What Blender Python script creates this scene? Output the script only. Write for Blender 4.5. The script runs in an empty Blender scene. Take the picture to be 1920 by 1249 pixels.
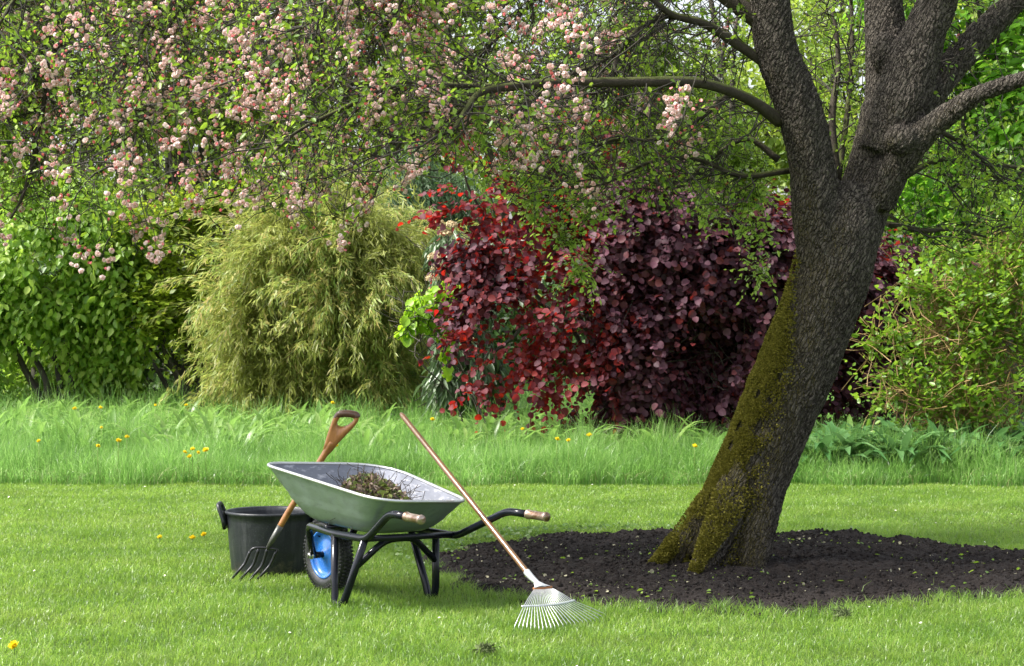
import bpy, math, random
import numpy as np
from mathutils import Vector
PI = math.pi
random.seed(11)
RNG = np.random.default_rng(11)
S = bpy.context.scene
C = S.collection

# ---------------------------------------------------------------- camera
FPX, CAMH = 4230.0, 1.5
PITCH = math.atan(62.5 / FPX)
cam_d = bpy.data.cameras.new('camera')
cam = bpy.data.objects.new('camera', cam_d); C.objects.link(cam)
cam.location = (0, 0, CAMH)
cam.rotation_euler = (PI / 2 - PITCH, 0, 0)
cam_d.sensor_width = 36.0
cam_d.lens = 36.0 * FPX / 1920.0
cam_d.clip_end = 3000
cam_d.dof.use_dof = True
cam_d.dof.focus_distance = 11.6
cam_d.dof.aperture_fstop = 16.0
S.camera = cam

# ---------------------------------------------------------------- light
SUN_TO = Vector((-0.80, -0.12, 1.02)).normalized()
elev = math.asin(SUN_TO.z)
w = bpy.data.worlds.new('World'); S.world = w; w.use_nodes = True
nt = w.node_tree; nt.nodes.clear()
sky = nt.nodes.new('ShaderNodeTexSky'); sky.sky_type = 'NISHITA'; sky.sun_disc = False
sky.sun_elevation = elev
sky.sun_rotation = math.atan2(SUN_TO.x, SUN_TO.y)
sky.air_density = 1.0; sky.dust_density = 3.5; sky.ozone_density = 1.0
bg = nt.nodes.new('ShaderNodeBackground'); bg.inputs[1].default_value = 0.15
out = nt.nodes.new('ShaderNodeOutputWorld')
hs_ = nt.nodes.new('ShaderNodeHueSaturation'); hs_.inputs['Saturation'].default_value = .4
nt.links.new(sky.outputs[0], hs_.inputs['Color']); nt.links.new(hs_.outputs[0], bg.inputs[0]); nt.links.new(bg.outputs[0], out.inputs[0])
sun_d = bpy.data.lights.new('sun', 'SUN'); sun_d.energy = 3.3; sun_d.angle = math.radians(9)
sun_d.color = (1.0, 0.96, 0.89)
sun = bpy.data.objects.new('sun', sun_d); C.objects.link(sun)
sun.rotation_euler = SUN_TO.to_track_quat('Z', 'Y').to_euler()
S.view_settings.view_transform = 'Standard'; S.view_settings.look = 'None'
S.view_settings.exposure = 1.33; S.view_settings.gamma = 1.0
S.render.engine = 'CYCLES'

# ---------------------------------------------------------------- helpers
def ray(px, py):
    x = (px - 960) / FPX; u = -(py - 624.5) / FPX
    c, s = math.cos(PITCH), math.sin(PITCH)
    return (x, c + u * s, -s + u * c)
def P(px, py, D):                       # picture position + distance -> place in the garden
    r = ray(px, py); t = D / r[1]
    return Vector((r[0] * t, D, CAMH + r[2] * t))
def GR(px, py):
    r = ray(px, py); t = -CAMH / r[2]
    return Vector((r[0] * t, r[1] * t, 0))
def projN(V):
    c, s = math.cos(PITCH), math.sin(PITCH)
    x = V[:, 0]; y = V[:, 1]; z = V[:, 2] - CAMH
    d = y * c - z * s; u = y * s + z * c
    return 960 + FPX * x / d, 624.5 - FPX * u / d
def tag(o, label=None, cat=None, group=None, kind=None):
    if label: o['label'] = label
    if cat: o['category'] = cat
    if group: o['group'] = group
    if kind: o['kind'] = kind
    return o
def empty(name, loc, rz=0, **k):
    o = bpy.data.objects.new(name, None); C.objects.link(o)
    o.location = loc; o.rotation_euler = (0, 0, rz); o.empty_display_size = 0.1
    return tag(o, **k)
def link(name, me, mat, parent=None, smooth=True):
    o = bpy.data.objects.new(name, me); C.objects.link(o)
    for m in (mat if isinstance(mat, (list, tuple)) else [mat]):
        me.materials.append(m)
    if parent:
        o.parent = parent
        o.matrix_parent_inverse = parent_matrix(parent).inverted()
    return o
def parent_matrix(p):
    m = p.matrix_parent_inverse @ p.matrix_basis if p.parent else p.matrix_basis.copy()
    return parent_matrix(p.parent) @ m if p.parent else m
def fmesh(name, V, F, smooth=True, midx=None):  # V (n,3); F (m,k) all same k
    V = np.asarray(V, dtype=np.float32); F = np.asarray(F, dtype=np.int32)
    me = bpy.data.meshes.new(name)
    n, (m, k) = len(V), F.shape
    me.vertices.add(n); me.vertices.foreach_set('co', V.ravel())
    me.loops.add(m * k); me.loops.foreach_set('vertex_index', F.ravel())
    me.polygons.add(m)
    me.polygons.foreach_set('loop_start', np.arange(0, m * k, k, dtype=np.int32))
    me.polygons.foreach_set('loop_total', np.full(m, k, dtype=np.int32))
    if smooth: me.polygons.foreach_set('use_smooth', np.ones(m, dtype=bool))
    if midx is not None: me.polygons.foreach_set('material_index', np.asarray(midx, dtype=np.int32))
    me.update(calc_edges=True)
    return me
class MB:                                # quads collector
    def __init__(s): s.V = []; s.F = []; s.n = 0; s.M = []
    def add(s, V, F, mi=0):
        V = np.asarray(V, float); F = np.asarray(F, int)
        s.V.append(V); s.F.append(F + s.n); s.n += len(V); s.M.append(np.full(len(F), mi))
    def mesh(s, name, smooth=True):
        return fmesh(name, np.vstack(s.V), np.vstack(s.F), smooth, np.concatenate(s.M))
    def build(s, name, mat, parent=None, smooth=True):
        return link(name, s.mesh(name, smooth), mat, parent)
def vnz(v):
    return v / np.maximum(np.linalg.norm(v, axis=-1, keepdims=True), 1e-9)
def tube(mb, pts, rad, seg=10, cap=True, mi=0, flat=None):
    pts = np.array([list(p) for p in pts], float); n = len(pts)
    rad = np.broadcast_to(np.asarray(rad, float), (n,))
    T = np.gradient(pts, axis=0); T = vnz(T)
    up = np.array([0, 0, 1.0]) if abs(T[0][2]) < 0.9 else np.array([0, 1.0, 0])
    a = np.cross(T[0], up); a /= np.linalg.norm(a)
    V = []
    ang = np.linspace(0, 2 * PI, seg, endpoint=False)
    for i in range(n):
        a = a - T[i] * np.dot(a, T[i]); a /= np.linalg.norm(a)
        b = np.cross(T[i], a)
        fb = 1.0 if flat is None else flat
        V.append(pts[i] + rad[i] * (np.outer(np.cos(ang), a) + fb * np.outer(np.sin(ang), b)))
    V = np.vstack(V)
    F = []
    for i in range(n - 1):
        for j in range(seg):
            F.append((i * seg + j, i * seg + (j + 1) % seg, (i + 1) * seg + (j + 1) % seg, (i + 1) * seg + j))
    if cap:
        V = np.vstack([V, pts[0], pts[-1]]); c0, c1 = n * seg, n * seg + 1
        for j in range(0, seg, 2):
            F.append((c0, (j + 2) % seg, j + 1, j)); b = (n - 1) * seg
            F.append((c1, b + j, b + j + 1, b + (j + 2) % seg))
    mb.add(V, F, mi)
def smooth_path(pts, k=5):               # Catmull-Rom
    pts = [np.array(list(p), float) for p in pts]
    q = [2 * pts[0] - pts[1]] + pts + [2 * pts[-1] - pts[-2]]
    o = []
    for i in range(1, len(q) - 2):
        for j in range(k):
            t = j / k; a, b, c, d = q[i - 1], q[i], q[i + 1], q[i + 2]
            o.append(0.5 * ((2 * b) + (c - a) * t + (2 * a - 5 * b + 4 * c - d) * t * t + (3 * b - a - 3 * c + d) * t ** 3))
    o.append(q[-2]); return np.array(o)
def bend_path(pts, r=0.03, k=4):         # straight runs with rounded corners
    pts = [np.array(list(p), float) for p in pts]; o = [pts[0]]
    for i in range(1, len(pts) - 1):
        a = pts[i - 1] - pts[i]; b = pts[i + 1] - pts[i]
        la, lb = np.linalg.norm(a), np.linalg.norm(b); rr = min(r, la * .45, lb * .45)
        s = pts[i] + a / la * rr; e = pts[i] + b / lb * rr
        for j in range(k + 1):
            t = j / k; o.append((1 - t) ** 2 * s + 2 * t * (1 - t) * pts[i] + t * t * e)
    o.append(pts[-1]); return np.array(o)
_lat = {}
def vnoise(P3, seed=0):                  # value noise in 0..1, P3 (n,2|3)
    P3 = np.asarray(P3, float)
    if P3.shape[1] == 2: P3 = np.c_[P3, np.zeros(len(P3))]
    if seed not in _lat: _lat[seed] = np.random.default_rng(seed + 77).random((32, 32, 32))
    L = _lat[seed]; i = np.floor(P3).astype(int); f = P3 - i; f = f * f * (3 - 2 * f)
    r = 0
    for dx in (0, 1):
        for dy in (0, 1):
            for dz in (0, 1):
                wgt = (f[:, 0] if dx else 1 - f[:, 0]) * (f[:, 1] if dy else 1 - f[:, 1]) * (f[:, 2] if dz else 1 - f[:, 2])
                r = r + wgt * L[(i[:, 0] + dx) % 32, (i[:, 1] + dy) % 32, (i[:, 2] + dz) % 32]
    return r
def rv(n): return vnz(RNG.normal(size=(n, 3)))

# ---------------------------------------------------------------- materials
class NT:
    def __init__(s, name):
        s.m = bpy.data.materials.new(name); s.m.use_nodes = True
        s.t = s.m.node_tree; s.t.nodes.clear()
        s.out = s.n('ShaderNodeOutputMaterial')
    def n(s, typ, **k):
        o = s.t.nodes.new(typ)
        for a, b in k.items():
            if a.startswith('_'): o.inputs[a[1:].replace('_', ' ')].default_value = b
            else: setattr(o, a, b)
        return o
    def l(s, a, b): s.t.links.new(a, b)
    def coord(s, kind='Object', scale=(1, 1, 1), rot=(0, 0, 0)):
        tc = s.n('ShaderNodeTexCoord'); mp = s.n('ShaderNodeMapping')
        mp.inputs['Scale'].default_value = scale; mp.inputs['Rotation'].default_value = rot
        s.l(tc.outputs[kind], mp.inputs[0]); return mp.outputs[0]
    def noise(s, vec, scale, detail=4, rough=.55):
        o = s.n('ShaderNodeTexNoise'); o.inputs['Scale'].default_value = scale
        o.inputs['Detail'].default_value = detail; o.inputs['Roughness'].default_value = rough
        s.l(vec, o.inputs['Vector']); return o.outputs['Fac']
    def ramp(s, fac, stops, interp='LINEAR'):
        o = s.n('ShaderNodeValToRGB'); r = o.color_ramp; r.interpolation = interp
        while len(r.elements) < len(stops): r.elements.new(0.5)
        for e, (p, c) in zip(r.elements, stops):
            e.position = p; e.color = (c[0], c[1], c[2], 1) if hasattr(c, '__len__') else (c, c, c, 1)
        s.l(fac, o.inputs[0]); return o.outputs[0]
    def mix(s, f, a, b, typ='MIX'):
        o = s.n('ShaderNodeMix', data_type='RGBA', blend_type=typ)
        for sock, v in ((o.inputs[0], f), (o.inputs[6], a), (o.inputs[7], b)):
            if hasattr(v, 'links') or hasattr(v, 'is_linked'): s.l(v, sock)
            elif hasattr(v, '__len__'): sock.default_value = (v[0], v[1], v[2], 1)
            else: sock.default_value = v
        return o.outputs[2]
    def bump(s, h, dist, strength=1.0):
        o = s.n('ShaderNodeBump'); o.inputs['Distance'].default_value = dist
        o.inputs['Strength'].default_value = strength; s.l(h, o.inputs['Height']); return o.outputs[0]
    def bsdf(s, col, rough=.5, metal=0, normal=None, spec=.5, coat=0):
        o = s.n('ShaderNodeBsdfPrincipled')
        for nm, v in (('Base Color', col), ('Roughness', rough), ('Metallic', metal), ('Specular IOR Level', spec), ('Coat Weight', coat)):
            sk = o.inputs[nm]
            if hasattr(v, 'is_linked'): s.l(v, sk)
            elif hasattr(v, '__len__'): sk.default_value = (v[0], v[1], v[2], 1)
            else: sk.default_value = v
        if normal is not None: s.l(normal, o.inputs['Normal'])
        s.l(o.outputs[0], s.out.inputs[0]); return o

def leaf_mat(name, cols, trans, tf=.4, rough=.45, spec=.5, nscale=0.0, ncol=None, tcols=None):
    m = NT(name); g = m.n('ShaderNodeNewGeometry'); isl = g.outputs['Random Per Island']
    k = len(cols)
    col = m.ramp(isl, [(i / max(1, k - 1), c) for i, c in enumerate(cols)])
    if ncol is not None:
        f = m.ramp(m.noise(m.coord('Object'), nscale, 3), [(.40, 0.0), (.62, 1.0)])
        col = m.mix(f, col, m.mix(isl, ncol, [c * .6 for c in ncol]))
    if name == 'lawn_blade':        # yellow thatch showing through in streaks
        f = m.ramp(m.noise(m.coord('Object', (.35, 1.1, 1)), 1.6, 5, .65), [(.50, 0.0), (.72, .35)])
        col = m.mix(f, col, (.34, .34, .09))
    b = m.bsdf(col, rough, spec=spec)
    tr = m.n('ShaderNodeBsdfTranslucent')
    if tcols:
        mul = m.n('ShaderNodeMath', operation='MULTIPLY'); mul.inputs[1].default_value = 7.31; m.l(isl, mul.inputs[0])
        fr = m.n('ShaderNodeMath', operation='FRACT'); m.l(mul.outputs[0], fr.inputs[0])
        m.l(m.ramp(fr.outputs[0], [(i / max(1, len(tcols) - 1), c) for i, c in enumerate(tcols)]), tr.inputs[0])
    else:
        m.l(m.mix(.55, col, trans), tr.inputs[0])
    ms = m.n('ShaderNodeMixShader'); ms.inputs[0].default_value = tf
    m.l(b.outputs[0], ms.inputs[1]); m.l(tr.outputs[0], ms.inputs[2]); m.l(ms.outputs[0], m.out.inputs[0])
    return m.m
def simple(name, col, rough=.5, metal=0, var=.25, nscale=20, bumpd=0, bscale=60, spec=.5, coat=0):
    m = NT(name); v = m.coord('Object')
    c = m.mix(m.noise(v, nscale, 5), [x * (1 - var) for x in col], [min(1, x * (1 + var)) for x in col])
    nr = m.bump(m.noise(v, bscale, 5), bumpd) if bumpd else None
    m.bsdf(c, rough, metal, nr, spec, coat); return m.m

M = {}
M['lawn_blade'] = leaf_mat('lawn_blade', [(.09, .195, .022), (.15, .28, .035), (.225, .36, .055), (.36, .41, .13)], (.43, .68, .09), .5, .36, .6, 1.7, (.11, .22, .025))
M['long_blade'] = leaf_mat('long_blade', [(.08, .20, .032), (.15, .33, .065), (.26, .45, .11), (.48, .57, .30)], (.40, .70, .16), .5, .33, .6, 1.0, (.08, .21, .03))
M['leaf_crab'] = leaf_mat('leaf_crab', [(.09, .19, .02), (.15, .28, .03), (.23, .38, .05), (.34, .46, .08)], (.42, .62, .04), .5, .4)
M['leaf_hornbeam'] = leaf_mat('leaf_hornbeam', [(.12, .24, .03), (.24, .39, .05), (.42, .54, .11)], (.48, .72, .07), .5, .4)
M['leaf_maple'] = leaf_mat('leaf_maple', [(.14, .22, .015), (.20, .29, .02), (.26, .34, .03)], (.55, .66, .05), .45, .45)
M['leaf_bamboo'] = leaf_mat('leaf_bamboo', [(.16, .27, .05), (.25, .36, .08), (.37, .45, .12), (.50, .47, .15), (.58, .42, .16)], (.55, .62, .14), .45, .45, .4, .8, (.34, .37, .08))
M['leaf_conifer'] = leaf_mat('leaf_conifer', [(.05, .11, .04), (.08, .15, .06), (.11, .18, .08)], (.2, .35, .12), .3, .5)
M['leaf_viburnum'] = leaf_mat('leaf_viburnum', [(.07, .12, .05), (.11, .17, .08), (.16, .21, .12)], (.2, .35, .12), .25, .35)
M['leaf_lime'] = leaf_mat('leaf_lime', [(.22, .40, .02), (.30, .50, .03)], (.6, .85, .05), .5, .4)
M['leaf_purple'] = leaf_mat('leaf_purple', [(.035, .012, .018), (.06, .020, .032), (.12, .050, .072), (.10, .02, .022)], (.5, .02, .01), .30, .60, .3, 0, None,
                            [(.03, .006, .012), (.06, .01, .015), (.12, .015, .02), (.5, .04, .01)])
M['leaf_red'] = leaf_mat('leaf_red', [(.10, .04, .055), (.12, .03, .04), (.20, .02, .015), (.15, .06, .08)], (.8, .04, .02), .38, .60, .3, 0, None,
                         [(.12, .01, .02), (.5, .012, .012), (.8, .04, .015), (.12, .015, .03)])
M['leaf_shrub'] = leaf_mat('leaf_shrub', [(.08, .17, .015), (.13, .25, .02), (.19, .33, .03)], (.42, .65, .05), .45, .4)
M['leaf_far'] = leaf_mat('leaf_far', [(.15, .24, .025), (.23, .34, .035), (.32, .43, .05), (.42, .50, .09)], (.52, .66, .08), .5, .45, .5, .5, (.13, .21, .03))
M['leaf_big'] = leaf_mat('leaf_big', [(.08, .20, .015), (.13, .30, .02)], (.35, .70, .05), .5, .38)
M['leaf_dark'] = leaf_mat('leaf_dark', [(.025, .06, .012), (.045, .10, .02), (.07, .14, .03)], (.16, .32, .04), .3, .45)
M['leaf_dock'] = leaf_mat('leaf_dock', [(.11, .22, .045), (.17, .30, .06), (.25, .37, .10)], (.32, .56, .12), .45, .36, .5)
M['leaf_hosta'] = leaf_mat('leaf_hosta', [(.04, .12, .03), (.07, .17, .05), (.12, .22, .08)], (.2, .42, .12), .25, .45, .4)
M['moss'] = leaf_mat('moss', [(.08, .072, .012), (.16, .145, .02), (.27, .24, .045)], (.3, .3, .03), .2, .8, .2)
M['petal'] = leaf_mat('petal', [(.87, .58, .55), (.89, .73, .69), (.91, .86, .82), (.84, .44, .46)], (.9, .62, .6), .3, .5, .3)
M['bud'] = leaf_mat('bud', [(.62, .12, .15), (.75, .26, .26), (.80, .40, .36)], (.9, .3, .3), .25, .45, .3)
M['petal_white'] = simple('petal_white', (.75, .72, .62), .5)
M['stamen'] = simple('stamen', (.62, .45, .22), .6)
M['dandelion'] = leaf_mat('dandelion', [(.88, .66, .01), (.92, .75, .03)], (.95, .85, .05), .3, .6)
M['stem_green'] = simple('stem_green', (.14, .22, .04), .5)
M['cream'] = leaf_mat('cream', [(.50, .40, .22), (.62, .52, .32), (.45, .30, .16)], (.6, .5, .3), .2, .7)

def bark_mat():
    m = NT('bark')
    v = m.coord('Object', (1, 1, 1), (0, math.radians(-22), 0))
    mp = m.n('ShaderNodeMapping'); mp.inputs['Scale'].default_value = (58, 58, 10)
    m.l(v, mp.inputs[0])
    nz = m.noise(v, 9, 4); add = m.n('ShaderNodeVectorMath', operation='MULTIPLY_ADD')
    cm = m.n('ShaderNodeCombineXYZ'); m.l(nz, cm.inputs[0]); m.l(nz, cm.inputs[1]); m.l(nz, cm.inputs[2])
    m.l(cm.outputs[0], add.inputs[0]); add.inputs[1].default_value = (5.5, 5.5, 3.5); m.l(mp.outputs[0], add.inputs[2])
    vo = m.n('ShaderNodeTexVoronoi', feature='DISTANCE_TO_EDGE'); vo.inputs['Scale'].default_value = 1.0
    m.l(add.outputs[0], vo.inputs['Vector'])
    vo2 = m.n('ShaderNodeTexVoronoi', feature='DISTANCE_TO_EDGE'); vo2.inputs['Scale'].default_value = 2.3
    m.l(add.outputs[0], vo2.inputs['Vector'])
    plate = m.ramp(vo.outputs[0], [(0, 0.0), (.13, .75), (.5, 1.0)])
    plate2 = m.ramp(vo2.outputs[0], [(0, 0.0), (.15, 1.0)])
    fine = m.noise(v, 90, 6, .7)
    h = m.n('ShaderNodeMath', operation='MULTIPLY_ADD'); m.l(plate2, h.inputs[0]); h.inputs[1].default_value = .35; m.l(plate, h.inputs[2])
    h2 = m.n('ShaderNodeMath', operation='MULTIPLY_ADD'); m.l(fine, h2.inputs[0]); h2.inputs[1].default_value = .5; m.l(h.outputs[0], h2.inputs[2])
    big = m.noise(v, 2.5, 3)
    c = m.mix(plate, (.022, .017, .013), m.mix(m.noise(v, 22, 5), (.082, .069, .057), (.225, .195, .162)))
    c = m.mix(m.ramp(big, [(.55, 0.0), (.75, .3)]), c, (.12, .115, .085))          # algae film
    lich = m.ramp(m.noise(v, 5.5, 6, .7), [(.66, 0.0), (.71, .75)])
    c = m.mix(lich, c, (.30, .33, .27))
    # moss stain on upper faces of the left flank and crotches
    g = m.n('ShaderNodeNewGeometry'); sx = m.n('ShaderNodeSeparateXYZ'); m.l(g.outputs['Normal'], sx.inputs[0])
    up = m.n('ShaderNodeMath', operation='MULTIPLY_ADD'); m.l(sx.outputs[2], up.inputs[0]); up.inputs[1].default_value = .9
    m.l(m.noise(v, 7, 5), up.inputs[2])
    mm = m.ramp(up.outputs[0], [(1.02, 0.0), (1.22, 1.0)])
    c = m.mix(mm, c, m.mix(m.noise(v, 60, 4), (.06, .065, .012), (.14, .14, .03)))
    # moss staining low on the left flank
    tc2 = m.n('ShaderNodeTexCoord'); so = m.n('ShaderNodeSeparateXYZ'); m.l(tc2.outputs['Object'], so.inputs[0])
    f1 = m.n('ShaderNodeMath', operation='MULTIPLY_ADD'); m.l(sx.outputs[0], f1.inputs[0]); f1.inputs[1].default_value = -1.0; m.l(m.noise(v, 6, 6, .7), f1.inputs[2])
    f2 = m.n('ShaderNodeMath', operation='MULTIPLY_ADD'); m.l(so.outputs[2], f2.inputs[0]); f2.inputs[1].default_value = -.28; m.l(f1.outputs[0], f2.inputs[2])
    c = m.mix(m.ramp(f2.outputs[0], [(.72, 0.0), (1.0, .8)]), c, m.mix(m.noise(v, 80, 4), (.07, .06, .012), (.20, .17, .03)))
    # rotten hollow: rot wood colour, with the cavity's shade painted in
    hc = m.n('ShaderNodeVectorMath', operation='DISTANCE'); hp = P(1682, 294, 12.22); 
    jv = m.n('ShaderNodeVectorMath', operation='MULTIPLY_ADD'); cm2 = m.n('ShaderNodeCombineXYZ'); jn = m.noise(v, 30, 4)
    for q_ in range(3): m.l(jn, cm2.inputs[q_])
    m.l(cm2.outputs[0], jv.inputs[0]); jv.inputs[1].default_value = (.05, .0, .05); m.l(tc2.outputs['Object'], jv.inputs[2])
    sc_ = m.n('ShaderNodeVectorMath', operation='MULTIPLY'); sc_.inputs[1].default_value = (.62, .5, 1.25); m.l(jv.outputs[0], sc_.inputs[0])
    m.l(sc_.outputs[0], hc.inputs[0]); hc.inputs[1].default_value = ((hp.x + .025) * .62, hp.y * .5, (hp.z + .025) * 1.25)
    hol = m.ramp(hc.outputs['Value'], [(.022, 1.0), (.042, 0.0)])
    c = m.mix(hol, c, (.012, .009, .007))
    b = m.bsdf(c, .85, 0, m.bump(h2.outputs[0], .010, .9), .25)
    rid = m.noise(m.coord('Object', (9, 9, 1.6), (0, math.radians(-22), 0)), 2.2, 5, .6)
    hr = m.n('ShaderNodeMath', operation='MULTIPLY_ADD'); m.l(rid, hr.inputs[0]); hr.inputs[1].default_value = 4.0; m.l(h.outputs[0], hr.inputs[2])
    hh = m.n('ShaderNodeMath', operation='MULTIPLY_ADD'); m.l(hol, hh.inputs[0]); hh.inputs[1].default_value = -4.5; m.l(hr.outputs[0], hh.inputs[2])
    dn = m.n('ShaderNodeDisplacement'); dn.inputs['Scale'].default_value = .0085; dn.inputs['Midlevel'].default_value = 3.2
    m.l(hh.outputs[0], dn.inputs['Height']); m.l(dn.outputs[0], m.out.inputs['Displacement'])
    try: m.m.displacement_method = 'BOTH'
    except Exception: m.m.cycles.displacement_method = 'BOTH'
    return m.m
M['bark'] = bark_mat()
M['twig'] = simple('twig', (.034, .028, .020), .8, var=.5, nscale=6)
def branch_mat():
    m = NT('branch_bark'); v = m.coord('Object')
    c = m.mix(m.noise(v, 30, 5), (.024, .019, .013), (.075, .062, .046))
    g = m.n('ShaderNodeNewGeometry'); sx = m.n('ShaderNodeSeparateXYZ'); m.l(g.outputs['Normal'], sx.inputs[0])
    a = m.n('ShaderNodeMath', operation='ADD'); m.l(sx.outputs[2], a.inputs[0]); m.l(m.noise(v, 8, 4), a.inputs[1])
    c = m.mix(m.ramp(a.outputs[0], [(.9, 0.0), (1.3, 1.0)]), c, (.075, .085, .025))
    m.bsdf(c, .85, 0, m.bump(m.noise(v, 90, 5), .006), .25); return m.m
M['branch'] = branch_mat()
M['dark_stem'] = simple('dark_stem', (.05, .042, .03), .8, var=.5)
M['tan_stem'] = simple('tan_stem', (.28, .18, .07), .6, var=.4, nscale=5)
M['culm'] = simple('culm', (.18, .20, .06), .5, var=.4)

def soil_mat(name, base):
    m = NT(name); v = m.coord('Object')
    c = m.mix(m.noise(v, 35, 6, .7), [x * .45 for x in base], [x * 1.8 for x in base])
    m.bsdf(c, .9, 0, m.bump(m.noise(v, 70, 6, .75), .02), .2); return m.m
M['soil'] = soil_mat('soil', (.024, .019, .017))
M['ground'] = None
def ground_mat():
    m = NT('ground_turf'); v = m.coord('Object')
    c = m.mix(m.noise(v, 1.2, 5), (.05, .10, .012), (.085, .15, .02))
    c = m.mix(m.ramp(m.noise(v, 45, 5), [(.45, 0.0), (.7, .7)]), c, (.045, .04, .018))
    m.bsdf(c, .9, 0, m.bump(m.noise(v, 90, 5), .02), .2); return m.m
M['ground'] = ground_mat()

# ---------------------------------------------------------------- leaf scatter
LEAF = (np.array([(0, 0, 0), (.27, .32, .07), (.22, .70, .05), (0, 1, -.05), (-.22, .70, .05), (-.27, .32, .07)]), np.array([(0, 1, 2, 3), (0, 3, 4, 5)]))
ROUND = (np.array([(0, 0, 0), (.42, .25, .06), (.40, .78, .05), (0, 1, -.06), (-.40, .78, .05), (-.42, .25, .06)]), np.array([(0, 1, 2, 3), (0, 3, 4, 5)]))
ROUNDER = (np.array([(0, 0, 0), (.32, .10, .09), (.48, .46, .15), (.33, .84, .03), (0, 1, -.14), (-.33, .84, .03), (-.48, .46, .15), (-.32, .10, .09), (0, .5, -.03)]), np.array([(0, 1, 2, 8), (8, 2, 3, 4), (0, 8, 6, 7), (8, 4, 5, 6)]))
NARROW = (np.array([(0, 0, 0), (.075, .35, .0), (0, 1, -.12), (-.075, .35, 0)]), np.array([(0, 1, 2, 3)]))
LANCE = (np.array([(0, 0, 0), (.12, .3, .04), (.10, .65, .0), (0, 1, -.14), (-.10, .65, 0), (-.12, .3, .04)]), np.array([(0, 1, 2, 3), (0, 3, 4, 5)]))
DIAM = (np.array([(0, 0, 0), (.3, .45, .06), (0, 1, 0), (-.3, .45, .06)]), np.array([(0, 1, 2, 3)]))
def leaves(pos, tipd, nrm, size, tmpl):
    V0, F0 = tmpl; n = len(pos); k = len(V0)
    t = vnz(tipd); x = vnz(np.cross(t, nrm)); z = np.cross(x, t)
    size = np.broadcast_to(np.asarray(size, float), (n,))[:, None, None]
    V = pos[:, None, :] + size * (V0[None, :, 0:1] * x[:, None, :] + V0[None, :, 1:2] * t[:, None, :] + V0[None, :, 2:3] * z[:, None, :])
    F = F0[None] + (np.arange(n) * k)[:, None, None]
    return V.reshape(-1, 3), F.reshape(-1, 4)
def lobe_points(lobes, n, D, shell=.55, flat=1.0, depth=1.0, noise_s=2.2, thr=.36, seed=1, jitter=.0):
    """lobes (px,py,r_px[,D]); points in and on lobes"""
    ce = []; rr = []
    for l in lobes:
        d = l[3] if len(l) > 3 else D
        ce.append(P(l[0], l[1], d)); rr.append(l[2] * d / FPX)
    ce = np.array([list(c) for c in ce]); rr = np.array(rr)
    pr = rr ** 2 / np.sum(rr ** 2); N = int(n * 2.2)
    i = RNG.choice(len(rr), N, p=pr); u = rv(N)
    rad = shell + (1.05 - shell) * RNG.random(N) ** .6
    wob = .78 + .5 * vnoise(ce[i] * 3 + u * 2.3, seed)
    off = u * (rad * wob * rr[i])[:, None]; off[:, 2] *= flat; off[:, 1] *= depth
    p = ce[i] + off
    keep = (vnoise(p * noise_s + 50, seed + 1) > thr) & (p[:, 2] > .02)
    p = p[keep][:n]; u = u[keep][:n]
    return p, u
def foliage(name, pts, u, size, tmpl, mat, parent, up=.5, out_=.6, rnd=.6, droop=.6, kind=None, sv=.35):
    n = len(pts)
    nrm = vnz(u * out_ + np.array([0, 0, up]) + rv(n) * rnd)
    tip = vnz(u * .5 + np.array([0, 0, -droop]) + rv(n) * .7)
    s = size * (1 - sv + 2 * sv * RNG.random(n))
    V, F = leaves(pts, tip, nrm, s, tmpl)
    o = link(name, fmesh(name, V, F), mat, parent)
    return o
def tubes_fast(polys, rads, seg=3):
    """polys (N,K,3) equal length polylines, rads (N,K)"""
    polys = np.asarray(polys, float); rads = np.asarray(rads, float); N, K, _ = polys.shape
    T = vnz(np.gradient(polys, axis=1)); ref = np.array([.31, .77, .15])
    a = vnz(np.cross(T, ref)); b = np.cross(T, a)
    ang = np.linspace(0, 2 * PI, seg, endpoint=False)
    V = polys[:, :, None, :] + rads[:, :, None, None] * (np.cos(ang)[None, None, :, None] * a[:, :, None, :] + np.sin(ang)[None, None, :, None] * b[:, :, None, :])
    idx = np.arange(N * K * seg).reshape(N, K, seg)
    F = np.stack([idx[:, :-1, :], np.roll(idx, -1, 2)[:, :-1, :], np.roll(idx, -1, 2)[:, 1:, :], idx[:, 1:, :]], -1)
    return V.reshape(-1, 3), F.reshape(-1, 4)
def wiggly(start, dirn, length, K, wig=.25, grav=0.0):
    """vectorised polylines"""
    N = len(start); d = vnz(dirn); p = start.copy(); o = [p.copy()]
    st = (np.asarray(length) / (K - 1))[:, None]
    for k in range(K - 1):
        d = vnz(d + RNG.normal(size=(N, 3)) * wig + np.array([0, 0, -grav]))
        p = p + d * st; o.append(p.copy())
    return np.stack(o, 1)


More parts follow.
